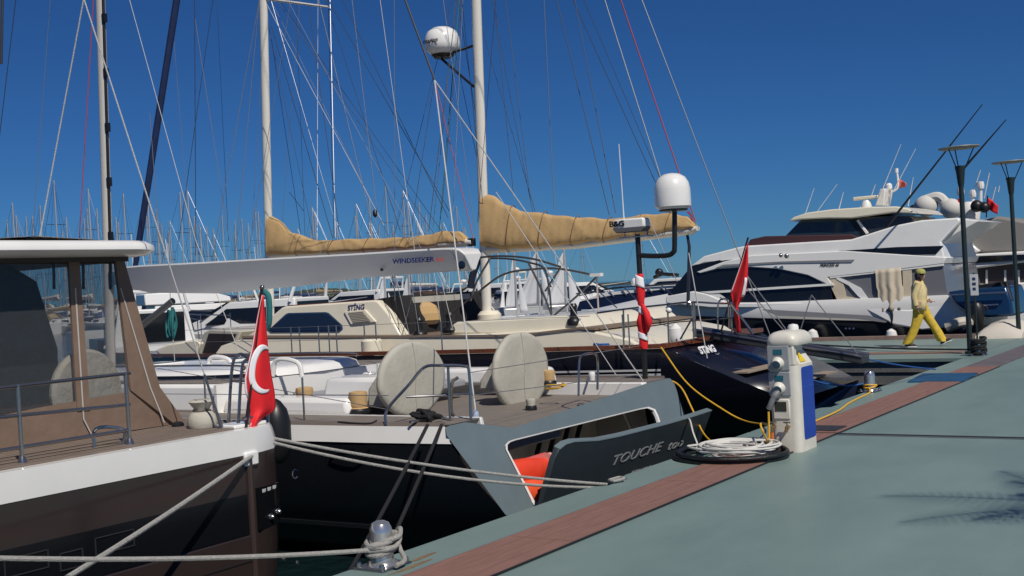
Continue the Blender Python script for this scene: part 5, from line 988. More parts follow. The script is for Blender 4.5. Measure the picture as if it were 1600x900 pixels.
# ================================================================ MOTOR YACHTS BEYOND THE CROSS PIER
LEAN = [0.17]
def profile(root, px, s0, s1, nm, m, bev=.03, tin=0.0, ztop=None, parent=None):
    """side profile drawn in the near plane s0, carried across the beam to s1; tin draws both sides in towards the top"""
    a = [PL(u, v, s0, LEAN[0], .95) for u, v in px]; n = len(a)
    A = a; B_ = [(s0+s1-p[0], p[1], p[2]) for p in a]
    b = MB(); b.add(A+B_, [tuple(range(n-1, -1, -1)), tuple(range(n, 2*n))]+[(i, (i+1) % n, n+(i+1) % n, n+i) for i in range(n)]); return b.build(nm, m, parent or root, bevel=bev, sharp=30)
def patch(root, px, s, nm, m, d=.03, parent=None, tin=0.0):
    return MB().prism([PL(u, v, s, LEAN[0], .95) for u, v in px], (d, 0, 0)).build(nm, m, parent or root, sharp=30)
WARMW = mat('white_gelcoat_warm', (.76, .75, .72), .28, coat=.3)  # slightly darker white than the main gelcoat
def princess():
    s0, s1 = 31.0, 35.2; sc = 33.1
    r = thing('motor_yacht', (sc, 5, WZ), 'large white flybridge motor yacht with grey hull moored beyond the cross pier', 'motor yacht')
    GREYH = mat('slate_hull', (.028, .032, .040), .22, coat=.3)
    # hull: lofted with a flared bow; t runs from stern (1.9) to bow (12.6)
    hb = 2.1
    def w(t): k = max(0.0, (t-5.5)/8.7); return hb*(1-k**2.2)
    stn = [1.6, 3, 5, 7, 8.6, 9.2, 10, 11.5, 12.8, 13.6, 14.1]
    hull_loft([(t, [(max(.03, w(t)), .30+.055*max(0, t-3)), (max(.03, w(t)*.97), -.1), (max(.02, w(t)*.8), -.5), (max(.01, w(t)*.4), -1.0)]) for t in stn], sc).build('hull', GREYH, r)
    def zt(t): return .80+.0*t + (.30*max(0, 6-t)/6 if t < 6 else .0)*0
    def ftop(t):
        T_ = ((1, .96), (8.6, .96), (9.2, 1.30), (10, 1.36), (11.5, 1.2), (12.8, 1.03), (13.6, .93), (14.2, .86))
        for (a0, z0), (a1, z1) in zip(T_, T_[1:]):
            if a0 <= t <= a1: return z0+(z1-z0)*(t-a0)/(a1-a0)
        return .9
    hull_loft([(t, [(max(.02, w(t)-(.04 if t < 9 else .32)), ftop(t)), (max(.04, w(t)+.05), min(.74+.01*t, ftop(t)-.06)), (max(.04, w(t)+.02), .302+.055*max(0, t-3))]) for t in stn], sc).build('topsides', WARMW, r)
    patch(r, [(1190, 483), (1358, 493), (1386, 503), (1383, 504), (1340, 498.5), (1216, 493.5), (1200, 488)], s0-.06, 'hull_crease', mat('crease_grey', (.22, .22, .23), .4), .02)
    for k in range(3): patch(r, [(1320+6*k, 512), (1323+6*k, 512), (1323+6*k, 514.5), (1320+6*k, 514.5)], s0-.01, 'exhaust_outlet', STEEL, .03)
    # main house, glass, roof sweep
    H0 = s0+.12
    profile(r, [(1040, 463), (1083, 455), (1103, 459), (1136, 473), (1308, 472.5), (1345, 481), (1110, 481), (1040, 474)], s0+.03, s1-.03, 'deck_house_base', WARMW, .03)
    profile(r, [(1042, 461), (1050, 452), (1078, 418), (1100, 408), (1160, 404), (1240, 408), (1296, 440), (1302, 472), (1100, 473)], H0, s1-.12, 'saloon_glass', GLASS_DARK, .02, tin=.12)
    profile(r, [(1088, 425), (1130, 409), (1175, 399), (1320, 392), (1478, 402), (1474, 412), (1380, 424), (1292, 433), (1300, 444), (1294, 445), (1262, 430), (1215, 420), (1165, 417), (1120, 420), (1094, 427)], H0-.05, s1-.07, 'roof_sweep', WARMW, .02, tin=.06)
    patch(r, [(1092, 456), (1300, 442.5), (1303, 446), (1110, 458.5)], H0-.06, 'window_bar', WARMW, .06)
    patch(r, [(1104, 458.5), (1120, 456), (1141, 472), (1132, 472)], H0-.04, 'window_corner', WARMW, .06)
    profile(r, [(1077, 417), (1100, 400), (1150, 387), (1165, 384), (1330, 374), (1400, 352), (1440, 344), (1498, 340), (1500, 346), (1470, 378), (1476, 404), (1318, 398), (1170, 405), (1120, 410)], H0, s1-.12, 'flybridge_side', WHITE, .04, tin=.10)
    patch(r, [(1126, 406), (1120, 412), (1090, 426), (1079, 418), (1085, 414)], H0-.01, 'windscreen_end', GLASS_DARK, .03)
    patch(r, [(1271, 400.5), (1312, 392), (1400, 386), (1474, 384), (1462, 397.5), (1290, 401.5)], H0-.02, 'flybridge_window', GLASS_DARK, .04)
    patch(r, [(1117, 419), (1130, 413.5), (1220, 408.5), (1335, 405.5), (1331, 409.5), (1220, 411), (1132, 416.5)], H0-.075, 'moulding_line', mat('crease_grey', (.22, .22, .23), .4), .02)
    patch(r, [(1306, 384), (1345, 378), (1432, 357), (1430, 359.5), (1346, 381), (1308, 386)], H0+.02, 'moulding_line', MATS['crease_grey'], .02)
    A = Vector(PL(1281, 416.5, H0-.066, LEAN[0], .95)); B_ = Vector(PL(1311, 415.5, H0-.066, LEAN[0], .95))
    t1 = text_part('PRINCESS 66', .11, BLACK, r, A, (B_-A).normalized(), (LEAN[0], 0, 1), shear=.3, bold=.003); d_ = (B_-A).normalized(); dl = Vector((d_[1], -d_[0], d_[2])); oo = Vector((A[1]-ORG[r][1], -(A[0]-ORG[r][0]), A[2]-ORG[r][2])); e = max((v.co-oo).dot(dl) for v in t1.data.vertices)
    for v in t1.data.vertices: v.co += dl*((v.co-oo).dot(dl))*((B_-A).length/e-1)
    # flybridge: sun pad, screen, hardtop
    profile(r, [(1165, 385), (1172, 374), (1195, 369), (1330, 366), (1345, 372), (1330, 376), (1180, 387)], H0+.3, s1-.4, 'sun_pad', mat('maroon_cushion', (.045, .014, .018), .7), .03)
    profile(r, [(1222, 374), (1252, 343), (1300, 339), (1338, 339), (1352, 370), (1300, 375)], H0+.35, s1-.45, 'fly_windscreen', mat('blue_grey_glass', (.02, .035, .045), .05, spec=.8), .01, tin=.12)
    profile(r, [(1322, 340), (1420, 337), (1432, 347), (1380, 360), (1345, 371)], H0+.35, s1-.45, 'fly_enclosure', mat('smoke_vinyl', (.03, .035, .04), .1, spec=.8), .01, tin=.1)
    profile(r, [(1334, 341), (1338, 340), (1356, 366), (1350, 369)], H0+.33, s1-.43, 'hardtop_strut', BLACK, .01); profile(r, [(1338, 345), (1341, 343), (1357, 364), (1353, 366)], H0+.31, s1-.41, 'hardtop_strut', WARMW, .01)
    profile(r, [(1232, 346), (1240, 339), (1262, 332), (1300, 327), (1360, 323), (1400, 322.5), (1420, 326), (1430, 333), (1395, 332), (1330, 341), (1290, 341), (1250, 343)], H0+.12, s1-.2, 'hardtop', CREAM, .03, tin=.15)
    for u in (1283, 1297): profile(r, [(u, 373), (u+1, 366), (u+10, 366), (u+12, 373)], H0+.8, H0+1.3, 'helm_seat', WHITE, .03)
    profile(r, [(1430, 364), (1452, 349), (1500, 341), (1530, 345), (1495, 365), (1470, 384), (1440, 380), (1425, 372)], H0+.25, s1-.35, 'arch_wing', WARMW, .03)
    patch(r, [(1428, 366), (1466, 354), (1468, 356), (1434, 370)], H0+.22, 'arch_line', WHITE, .03)
    # aft cockpit curtains
    profile(r, [(1292, 433), (1380, 424), (1474, 413), (1482, 470), (1440, 476), (1372, 484), (1312, 476), (1302, 455)], H0+.02, s1-.2, 'cockpit_enclosure', mat('vinyl_grey', (.16, .16, .17), .12, spec=.7), .01)
    CUR = mat('cream_curtain', (.56, .48, .36), .85, bump=.4, bscale=8)
    patch(r, [(1291, 433), (1310, 431), (1318, 445), (1322, 463), (1385, 474), (1377, 483), (1312, 477)], H0-.02, 'curtain_frame', CUR, .03)
    patch(r, [(1304, 431), (1320, 437), (1345, 450), (1356, 466), (1352, 472), (1340, 462), (1326, 446), (1308, 437)], H0-.035, 'window_arch', WHITE, .03)
    def curt(u, v):
        x = 1372+40*u+(-4 if v < .5 else 0)*(1-v); y = 422+66*v-4*u; p = PL(x, y, H0-.06, LEAN[0], .95); return (p[0]-.05+.022*math.sin(u*19+v)*(.4+.6*v)+.02*math.sin(u*7+1), p[1], p[2])
    MB().grid(curt, 40, 10).build('hanging_curtain', CUR, r, thick=.01, sharp=80)
    patch(r, [(1410, 420), (1424, 419), (1425, 462), (1478, 469), (1494, 471), (1486, 480), (1412, 484)], H0-.03, 'curtain_frame', CUR, .03)
    patch(r, [(1296, 432), (1474, 412), (1475, 415), (1297, 435)], H0-.04, 'awning_track', WARMW, .04)
    profile(r, [(1345, 480), (1420, 484), (1490, 472), (1512, 490), (1514, 500), (1495, 511), (1440, 516), (1395, 507)], s0+.0, s1-.1, 'transom_quarter', WHITE, .04)
    A = Vector(PS(1475, 507, s0-.02)); A.x = s0-.015; text_part('Lyla', .22, mat('grey_script', (.4, .4, .42), .5), r, A, (0, -1, .03), (0, 0, 1), shear=.4, bold=-.003)
    MB().tube(spline([PS(1386, 484, s0-.05), PS(1393, 488, s0-.08), PS(1394, 506, s0-.08)], 4), .035, 6).build('fender_line', BLACK, r)
    for u in (1270, 1393): 
        fe = MB(); P = PS(u, 527, s0-.22); fe.lathe([(.03, .22), (.12, .16), (.16, .0), (.16, -.3), (.1, -.4)], P, n=14); tag(fe.build('fender', WHITE, org=P), 'white fender against the grey motor yacht hull, %s' % ('behind the pedestal' if u < 1300 else 'left of the walking person'), 'fender', 'motor yacht fenders')
    # bow rail
    rail = [(905, 462), (960, 449), (1010, 446), (1060, 443), (1130, 442), (1240, 442)]
    MB().tube([PS(u, v, s0+.3 if u > 1000 else s0+.9) for u, v in rail], .02, 6).build('bow_rail', STEEL, r)
    for u, v, u2, v2 in ((935, 455, 964, 481), (975, 449, 1000, 474), (1033, 445, 1062, 471), (1098, 443, 1130, 468), (1170, 445, 1200, 472), (1240, 443, 1270, 473)): MB().tube([PS(u, v, s0+.3), PS(u2, v2, s0+.1)], .017, 6).build('rail_stanchion', STEEL, r)
    # radar, aerials, flag
    c = PS(1354, 322, sc); MB().lathe([(.16, -.05), (.13, .08), (.09, .16), (.0, .17)], c, n=14).build('radar_pedestal', WHITE, r)
    MB().box((c[0]-.07, c[1]-.36, c[2]+.18), (c[0]+.07, c[1]+.36, c[2]+.28)).build('radar_array', CREAM, r, bevel=.03)
    profile(r, [(1378, 322), (1388, 297), (1396, 296), (1391, 322)], sc-.1, sc+.1, 'mast_fin', WHITE, .02)
    P = PS(1389, 292, sc); MB().lathe([(.06, -.09), (.09, -.05), (.09, .05), (.05, .10), (0, .11)], P, n=12).build('camera_dome', WHITE, r)
    MB().tube(spline([PS(1393, 300, sc), PS(1402, 294, sc), PS(1403, 282, sc), PS(1401, 268, sc)], 4), .03, 7).build('light_mast', WHITE, r); MB().lathe([(.05, 0), (.05, .12), (0, .13)], PS(1401, 270, sc), n=10).build('mast_light', WHITE, r)
    for a_, b_ in (((1370, 318), (1408, 225)), ((1395, 300), (1431, 232)), ((1258, 335), (1272, 294)), ((1311, 326), (1318, 300)), ((1362, 305), (1368, 288)), ((1419, 322), (1427, 277)), ((1228, 398), (1308, 288)), ((1325, 368), (1345, 322))):
        MB().tube([PS(*a_, sc-.4), PS(*b_, sc-.4)], .014, 5, r2=.007).build('aerial', WHITE, r)
    P = PS(1229, 400, H0-.06); MB().ball(P, .07, 8).build('aerial_base', STEEL, r); P = PS(1220, 399, H0-.06); MB().ball(P, .06, 8).build('deck_light', STEEL, r)
    for a_, b_ in (((1385, 355), (1535, 163)), ((1500, 270), (1572, 187))): MB().tube([PS(*a_, s0+.1), PS(*b_, s0+.1)], .035, 6, r2=.012).build('outrigger_pole', mat('dark_pole', (.012, .012, .016), .4), r)
    fr = thing('pennant', PS(1403, 290, sc), 'small faded red pennant on the motor yacht mast', 'flag'); MB().grid(lambda u, v: (lambda p: (p[0]+.05*math.sin(u*5), p[1], p[2]))(PS(1403+14*u, 279+15*v*(1-.6*u)+7*u, sc)), 8, 3).build('flag_cloth', mat('faded_red_cloth', (.55, .12, .09), .8), fr, thick=.01)
    return r
princess()

def second_yacht():
    s0, s1 = 38.0, 42.5; r = thing('motor_yacht', (40, 5, WZ), 'white motor yacht under a grey canvas cover at the right edge', 'motor yacht'); sc = 40.2
    profile(r, [(1440, 408), (1500, 398), (1640, 390), (1640, 405), (1480, 425), (1445, 418)], s0, s1, 'upper_deck', WARMW, .05)
    profile(r, [(1470, 409), (1530, 400), (1640, 396), (1640, 404), (1490, 413)], s0-.05, s1+.05, 'window_band', GLASS_DARK, .01)
    profile(r, [(1470, 424), (1600, 412), (1640, 410), (1640, 450), (1478, 452)], s0+.3, s1-.3, 'saloon', mat('warm_dark', (.06, .05, .05), .3), .02)
    for u in (1488, 1512, 1540, 1569, 1590): patch(r, [(u, 422), (u+3, 422), (u+3, 446), (u, 446)], s0+.25, 'mullion', WARMW, .05)
    profile(r, [(1470, 446), (1640, 440), (1640, 530), (1500, 530), (1474, 470)], s0, s1, 'hull', WARMW, .05)
    profile(r, [(1486, 388), (1504, 365), (1530, 344), (1560, 338), (1640, 352), (1640, 392), (1540, 396)], s0+.2, s1-.2, 'canvas_cover', mat('grey_canvas', (.22, .21, .195), .85, bump=.4, bscale=2), .08, tin=.5)
    profile(r, [(1478, 396), (1500, 366), (1530, 392), (1520, 398)], s0-.02, s1, 'wing', WHITE, .03)
    for u, v, k in ((1447, 322, .55), (1486, 326, .5), (1477, 318, .3)):
        P = PS(u, v, 37.5); MB().ball(P, k*.62, 14, (1, 1.05, 1)).build('covered_tender', mat('white_grey_cover', (.60, .58, .53), .8, bump=.5, bscale=3), r, sharp=80)
    MB().lathe([(.3, -.35), (.34, -.1), (.33, .1), (.2, .28), (0, .32)], PS(1514, 330, 39), n=16).build('satellite_dome', WHITE, r); 
    for u, v, k in ((1526, 322, .19), (1538, 324, .17), (1428, 327, .15)): P = PS(u, v, 38.5); MB().ball(P, k, 12).build('dark_dome', BLACK, r)
    MB().tube(spline([PS(1448, 312, 37.5), PS(1466, 308, 37.5), PS(1478, 318, 37.5)], 5), .16, 8).build('davit_roll', MATS['white_grey_cover'], r)
    for u, v in ((1501, 300), (1532, 290), (1520, 303)):
        MB().tube([PS(u, v+25, 39), PS(u, v-5, 39)], .06, 8).build('light_mast', WHITE, r); MB().lathe([(.1, -.1), (.12, 0), (.1, .12), (0, .14)], PS(u, v, 39), n=10).build('mast_light', WHITE, r)
    for a_, b_ in (((1521, 300), (1532, 266)), ((1538, 310), (1546, 270)), ((1550, 315), (1556, 292)), ((1560, 300), (1562, 290))): MB().tube([PS(*a_, 39), PS(*b_, 39)], .015, 5).build('aerial', WHITE, r)
    fr = thing('national_flag', PS(1546, 330, 38.5), 'small red flag flying over the canvas covered yacht', 'flag'); MB().grid(lambda u, v: (lambda p: (p[0]+.1*math.sin(u*6+v), p[1], p[2]))(PS(1544+16*u-2*v, 309+12*u+17*v*(1-.2*u), 38.5)), 8, 5).build('flag_cloth', RED, fr, thick=.01); MB().tube([PS(1543, 306, 38.5), PS(1541, 340, 38.5)], .02, 5).build('flag_staff', BLACK, fr)
    f2 = thing('national_flag', PS(1490, 350, 37.5), 'furled dark red flag slanting beside the covered tender', 'flag'); MB().tube([PS(1485, 352, 37.5), PS(1502, 312, 37.5)], .05, 6, r2=.1).build('flag_cloth', RED, f2)
second_yacht()

def small_craft():
    # blue runabout, stern to us, with engine and wake tower
    r = thing('speedboat', (32, -2, WZ), 'metallic blue speedboat with tower and black outboard behind the lamp posts', 'boat'); BL = mat('metallic_blue', (.012, .045, .11), .18, .3, coat=.6)
    s0, s1 = 30.6, 32.6
    profile(r, [(1480, 456), (1500, 453), (1572, 447), (1580, 470), (1584, 494), (1540, 496), (1512, 488), (1492, 474)], s0, s1, 'hull', BL, .06, tin=-.15)
    patch(r, [(1480, 459.5), (1574, 455), (1574, 458), (1482, 462)], s0-.17, 'rub_rail', STEEL, .05); patch(r, [(1534, 476), (1560, 474.5), (1560, 476.5), (1536, 478.5)], s0-.06, 'chrome_trim', STEEL, .04)
    profile(r, [(1510, 455), (1520, 446), (1560, 441), (1574, 449)], s0+.2, s1-.2, 'deck', BLACK, .03)
    for du in (0, 8): MB().tube([PS(1556+du, 443, s0+.2), PS(1564+du, 441, s0+.2), PS(1576+du*.6, 470, s0+.1)], .05, 7).build('tower_tube', BLACK, r)
    b = MB(); P = PS(1527, 500, s0-.4); b.lathe([(.09, -.35), (.13, -.1), (.17, .12), (.17, .32), (.1, .42), (0, .44)], P, n=14, sc=(1, 1)); b.build('outboard_motor', BLACK, r)
    MB().tube([PS(1500, 520, s0-.3), PS(1535, 512, s0-.3), PS(1566, 513, s0-.3)], .07, 7).build('trailer_beam', BLACK, r)
    t = thing('tender', (31, -4, WZ), 'small boat under a cream tarpaulin behind the farther lamp post', 'boat')
    rings = []
    for i in range(9):
        f = i/8; x = 1543+70*f; h = 29*math.sin(math.pi*min(1, .12+.75*f))**.6
        A = PS(x, 527, 29.6); B_ = PS(x, 527-h, 29.6); rings.append([(29.6+1.3*math.cos(a), A[1], A[2]+(B_[2]-A[2])*max(0, math.sin(a))**.8+.02*math.sin(5*a+i)) for a in [math.pi*k/10 for k in range(11)]])
    MB().loft(rings, caps=True).build('tarpaulin', mat('cream_tarpaulin', (.58, .53, .45), .8, bump=.5, bscale=4), t, sharp=60)
    q = thing('dinghy', (30, 0, WZ), 'grey inflatable dinghy tube lying low at the motor yacht stern', 'boat')
    MB().tube(spline([PS(1480, 512, 29.8), PS(1500, 504, 29.8), PS(1515, 505, 30.2), PS(1512, 515, 30.8)], 5), .13, 10).build('tube', mat('cream_rubber', (.5, .46, .38), .6), q)
    MB().box((29.7, 1.1, -.1), (30.6, 1.5, .05)).build('floor_board', BLACK, q)
small_craft()

# navy motor yacht between the ketch and the grey-hulled yacht
def navy_yacht():
    r = thing('motor_yacht', (44, 20, WZ), 'long navy hulled motor yacht with white decks far beyond the ketch', 'motor yacht'); s0, s1 = 46., 50.
    NV2 = mat('deep_navy', (.010, .016, .045), .25, coat=.3)
    profile(r, [(900, 486), (905, 471), (960, 461), (1060, 450), (1100, 448), (1100, 520), (905, 520)], s0, s1, 'hull', NV2, .05)
    profile(r, [(905, 471.5), (940, 458), (1000, 449.5), (1060, 444), (1100, 442), (1100, 448.5), (1060, 450.5), (960, 461.5)], s0-.03, s1+.03, 'bulwark', WARMW, .03)
    profile(r, [(1012, 446), (1022, 436), (1060, 434), (1100, 432), (1100, 446)], s0+.3, s1-.3, 'deckhouse', WARMW, .03); profile(r, [(1020, 445), (1028, 440), (1100, 436), (1100, 443)], s0+.25, s1-.25, 'window_band', GLASS_DARK, .01)
    for k in range(8): u = 912+20*k; MB().tube([PS(u, 456-1.2*k, s0), PS(u+7, 468-2.2*k, s0)], .03, 5).build('rail_stanchion', STEEL, r)
    MB().tube([PS(900, 459, s0), PS(980, 448, s0), PS(1090, 442, s0)], .03, 5).build('bow_rail', STEEL, r)
    MB().tube([PS(1022, 434, 48), PS(1034, 428, 48), PS(1060, 430, 48)], .09, 6).build('radar_arch', BLACK, r); MB().ball(PS(1030, 426, 48), .2, 8).build('dome', BLACK, r); MB().ball(PS(993, 441, 48), .22, 8).build('dome', WHITE, r)
navy_yacht()
# ================================================================ WALKING PERSON
def person():
    P = Wd(*PZ(1441, 542, 0)); hd = Vector((0.93, -0.36, 0)).normalized()
    r = bpy.data.objects.new('person', None); COL.objects.link(r); r.location = P; r.rotation_euler = (0, 0, math.atan2(hd.y, hd.x)); ORG[r] = None
    tag(r, 'person in pale jacket, yellow trousers and green cap walking along the cross pier', 'person')
    SKIN = mat('skin', (.42, .24, .17), .55); YEL = mat('yellow_trousers', (.62, .42, .04), .75, var=.18, vscale=14, bump=.4, bscale=22); JK = mat('pale_jacket', (.64, .52, .27), .8, var=.1, vscale=10, bump=.4, bscale=20); TOP = mat('yellow_top', (.68, .52, .10), .8)
    HAIR = mat('brown_hair', (.05, .022, .014), .5); CAP = mat('green_cap', (.36, .35, .10), .8); SHOE = mat('dark_shoe', (.02, .02, .024), .6)
    # continuous body: skeleton with skin modifier
    sk = [((0, 0, .90), .11), ((0, 0, 1.05), .105), ((.01, 0, 1.22), .12), ((.02, 0, 1.36), .075), ((.03, 0, 1.42), .045), ((.045, 0, 1.50), .075), ((.045, 0, 1.575), .07),
          ((.01, -.17, 1.335), .05), ((-.09, -.21, 1.09), .038), ((-.06, -.215, .90), .028), ((-.045, -.215, .85), .03),
          ((.01, .17, 1.335), .05), ((.06, .21, 1.09), .038), ((.15, .16, .98), .028), ((.19, .14, .97), .03),
          ((-.01, -.09, .85), .085), ((-.09, -.09, .48), .055), ((-.28, -.09, .10), .04), ((-.22, -.09, .035), .035), ((-.13, -.09, .03), .03),
          ((.01, .09, .85), .085), ((.24, .09, .50), .055), ((.43, .09, .13), .04), ((.46, .09, .07), .035), ((.55, .09, .105), .03)]
    ed = [(0, 1), (1, 2), (2, 3), (3, 4), (4, 5), (5, 6), (3, 7), (7, 8), (8, 9), (9, 10), (3, 11), (11, 12), (12, 13), (13, 14), (0, 15), (15, 16), (16, 17), (17, 18), (18, 19), (0, 20), (20, 21), (21, 22), (22, 23), (23, 24)]
    me = bpy.data.meshes.new('body'); me.from_pydata([p for p, _ in sk], ed, []); ob = bpy.data.objects.new('body', me); COL.objects.link(ob); ob.parent = r; me.materials.append(SKIN)
    md = ob.modifiers.new('skin', 'SKIN'); 
    for i, (_, rad) in enumerate(sk): me.skin_vertices[0].data[i].radius = (rad, rad)
    me.skin_vertices[0].data[0].use_root = True
    ob.modifiers.new('sub', 'SUBSURF').render_levels = 2
    def lf(path, nm, m, n=16, fold=.0):
        rg = []
        for j, (c, rx, ry) in enumerate(path): rg.append([(c[0]+(rx+fold*math.sin(4*a+j*1.7))*math.cos(a), c[1]+(ry+fold*math.sin(3*a+j))*math.sin(a), c[2]) for a in [2*math.pi*k/n for k in range(n)]])
        return MB().loft(rg).build(nm, m, r, sharp=80)
    lf([((-.30, -.09, .075), .10, .085), ((-.27, -.09, .13), .10, .088), ((-.19, -.09, .28), .102, .09), ((-.10, -.09, .48), .105, .095), ((-.04, -.085, .68), .115, .10), ((-.005, -.06, .86), .135, .11), ((0, -.03, .96), .13, .13)], 'trouser_leg', YEL, fold=.008)
    lf([((.41, .09, .10), .10, .085), ((.385, .09, .17), .10, .088), ((.31, .09, .34), .102, .09), ((.22, .09, .50), .108, .095), ((.10, .085, .69), .118, .10), ((.02, .06, .86), .135, .11), ((0, .03, .96), .13, .13)], 'trouser_leg', YEL, fold=.008)
    lf([((.015, 0, .93), .13, .155), ((.02, 0, 1.1), .125, .15), ((.02, 0, 1.25), .13, .165), ((.02, 0, 1.36), .09, .12), ((.03, 0, 1.42), .06, .065)], 'top', TOP)
    # open jacket: wraps sides and back, front edges apart
    rg = []
    for z, rx, ry, op in ((.80, .185, .225, .9), (.95, .175, .21, .75), (1.12, .165, .20, .6), (1.27, .16, .205, .5), (1.36, .12, .175, .5), (1.41, .085, .10, .6)):
        rg.append([(.01+rx*math.cos(a)+.006*math.sin(6*a+z*9), ry*math.sin(a), z-.03*math.cos(a)) for a in [op+(2*math.pi-2*op)*k/20 for k in range(21)]])
    MB().loft(rg, caps=False, closed=False).build('jacket', JK, r, thick=.012, sharp=80)
    lf2 = lambda pts, nm, m, rr: MB().tube(spline(pts, 4), rr, 12).build(nm, m, r, sharp=80)
    n1 = len(spline([(0, 0, 0)]*4, 4)); taper = lambda a, c: [a+(c-a)*k/(n1-1) for k in range(n1)]
    lf2([(.01, -.165, 1.355), (-.05, -.215, 1.22), (-.10, -.235, 1.08), (-.075, -.23, .90)], 'sleeve', JK, taper(.072, .062)); lf2([(.01, .165, 1.355), (.05, .215, 1.22), (.07, .22, 1.08), (.16, .165, .985)], 'sleeve', JK, taper(.072, .06))
    for (hx, hy, hz, dx, dz) in ((-.045, -.215, .85, .25, -1), (.19, .14, .97, 1, -.1)):
        b = MB(); L = math.hypot(dx, dz); dx, dz = dx/L, dz/L; b.ball((hx+dx*.03, hy, hz+dz*.03), .034, 10, (.9, .55, 1.0))
        for k, ln in enumerate((.055, .065, .062, .05)): o = -.02+.0135*k; b.tube([(hx+dx*.05+dz*o*.0, hy+o, hz+dz*.05), (hx+dx*(.05+ln*.6), hy+o, hz+dz*(.05+ln*.6)), (hx+dx*(.05+ln)+.008, hy+o*.9, hz+dz*(.05+ln))], .0075, 6)
        b.tube([(hx+dx*.015, hy+.03, hz+dz*.015), (hx+dx*.045+.015, hy+.042, hz+dz*.045)], .008, 6); b.build('hand', SKIN, r, sharp=80)
    # head details, turned to the camera (-y)
    b = MB(); b.ball((.05, -.005, 1.535), .095, 16, (.92, .85, 1.2)); b.build('head', SKIN, r, sharp=80)
    b = MB(); b.prism([(.075, -.088, 1.535), (.105, -.083, 1.535), (.095, -.108, 1.515)], (0, .01, .03)); b.build('nose', SKIN, r); b = MB(); b.box((.065, -.087, 1.478), (.105, -.079, 1.486)); b.build('mouth', mat('lips', (.35, .1, .09), .5), r)
    b = MB(); b.box((.035, -.098, 1.545), (.078, -.080, 1.575)); b.box((.088, -.096, 1.545), (.13, -.072, 1.575)); b.box((.07, -.098, 1.566), (.095, -.09, 1.572)); b.build('sunglasses', BLACK, r, bevel=.005)
    b = MB(); b.ball((.01, .04, 1.53), .105, 14, (.9, .9, 1.15)); b.loft([[(.0+.07*math.cos(a), .0+.1*math.sin(a), z) for a in [2*math.pi*k/12 for k in range(12)]] for z in (1.50, 1.40, 1.32)]); b.build('hair', HAIR, r, sharp=80)
    b = MB(); b.loft([[(.045+.106*f*math.cos(a), -.005+.104*f*math.sin(a), z) for a in [2*math.pi*k/18 for k in range(18)]] for f, z in ((1.0, 1.585), (1.02, 1.61), (.95, 1.64), (.7, 1.67), (.3, 1.685), (.02, 1.688))]); cp = b.build('cap', CAP, r, sharp=60)
    b = MB(); b.loft([[(.09+.05*math.cos(a)+f*.02, -.075-.09*f+.03*math.sin(a)*0, 1.592-.012*f+.0) for a in [math.pi*k/8 for k in range(9)]] for f in (0, .5, 1)], caps=False, closed=False); b.build('cap_peak', CAP, cp, thick=.008)
    for (ax, ay, az, tx, tz) in ((-.28, -.09, .06, .17, -.0), (.44, .09, .10, .17, .07)):
        b = MB(); b.loft([[(ax+d*tx/.17+.0, ay+w*math.cos(a), az-.035+h*.5+d*tz/.17+h*.5*math.sin(a)) for a in [2*math.pi*k/10 for k in range(10)]] for d, w, h in ((-.07, .03, .05), (-.03, .042, .075), (.05, .045, .07), (.12, .045, .05), (.165, .03, .03))]); b.build('shoe', SHOE, r, sharp=70)
        b = MB(); b.loft([[(ax+d*tx/.17, ay+w*sg, az-.05+d*tz/.17+z) for sg, z in ((-1, 0), (1, 0), (1, .018), (-1, .018))] for d, w in ((-.075, .03), (0, .046), (.1, .047), (.17, .03))]); b.build('shoe_sole', WHITE, r)
    b = MB(); b.hexa([(-.10, -.25, .83), (.06, -.25, .83), (.06, -.19, .83), (-.10, -.19, .83), (-.09, -.245, 1.0), (.05, -.245, 1.0), (.05, -.2, 1.0), (-.09, -.2, 1.0)]); tag_b = b.build('shoulder_bag', mat('tan_bag', (.48, .34, .20), .7), r, bevel=.02)
    MB().tube(spline([(-.06, -.22, 1.0), (-.03, -.20, 1.2), (.01, -.12, 1.38), (.03, .05, 1.40)], 5), .010, 6).build('bag_strap', mat('dark_strap', (.1, .06, .04), .7), tag_b)
person()
# ================================================================ FAR MARINA
rb = random.Random(21)
def local_thing(name, label, cat, group=None):
    o = bpy.data.objects.new(name, None); COL.objects.link(o); ORG[o] = None; return tag(o, label, cat, group)
def ground_point(u, d):
    P = _ray(u, 447 - math.tan(ROLL)*(u-800)); P = P*(d/P.y); return Vector((P.x, P.y, WZ))
def hullmesh(L, B, F, sheer=.25, fine=1.0):
    rg = []
    for k in range(11):
        f = k/10; x = -L/2+L*f; w = B/2*(1-max(0, (f-.35)/.65)**2.0*fine)*(1 if f > .05 else .86); w = max(w, .02); z = F+sheer*(max(0, f-.4))**1.5
        rg.append([(x, -w, z), (x+(.0 if f < 1 else -.3), -w*.93, z*.35), (x, -w*.6, -.35), (x, w*.6, -.35), (x, w*.93, z*.35), (x, w, z)])
    return rg
HULLW = mat('far_white_hull', (.74, .74, .72), .3); HULLN = mat('far_navy_hull', (.015, .022, .05), .25); HULLB = mat('far_black_canvas', (.02, .02, .022), .7); DECKG = mat('far_deck', (.55, .53, .48), .7)
MASTM = mat('far_mast', (.50, .50, .50), .4, .3); SAILC = [mat('far_cover_blue', (.03, .06, .16), .8), mat('far_cover_white', (.65, .64, .60), .8), mat('far_cover_tan', (.35, .26, .14), .8)]
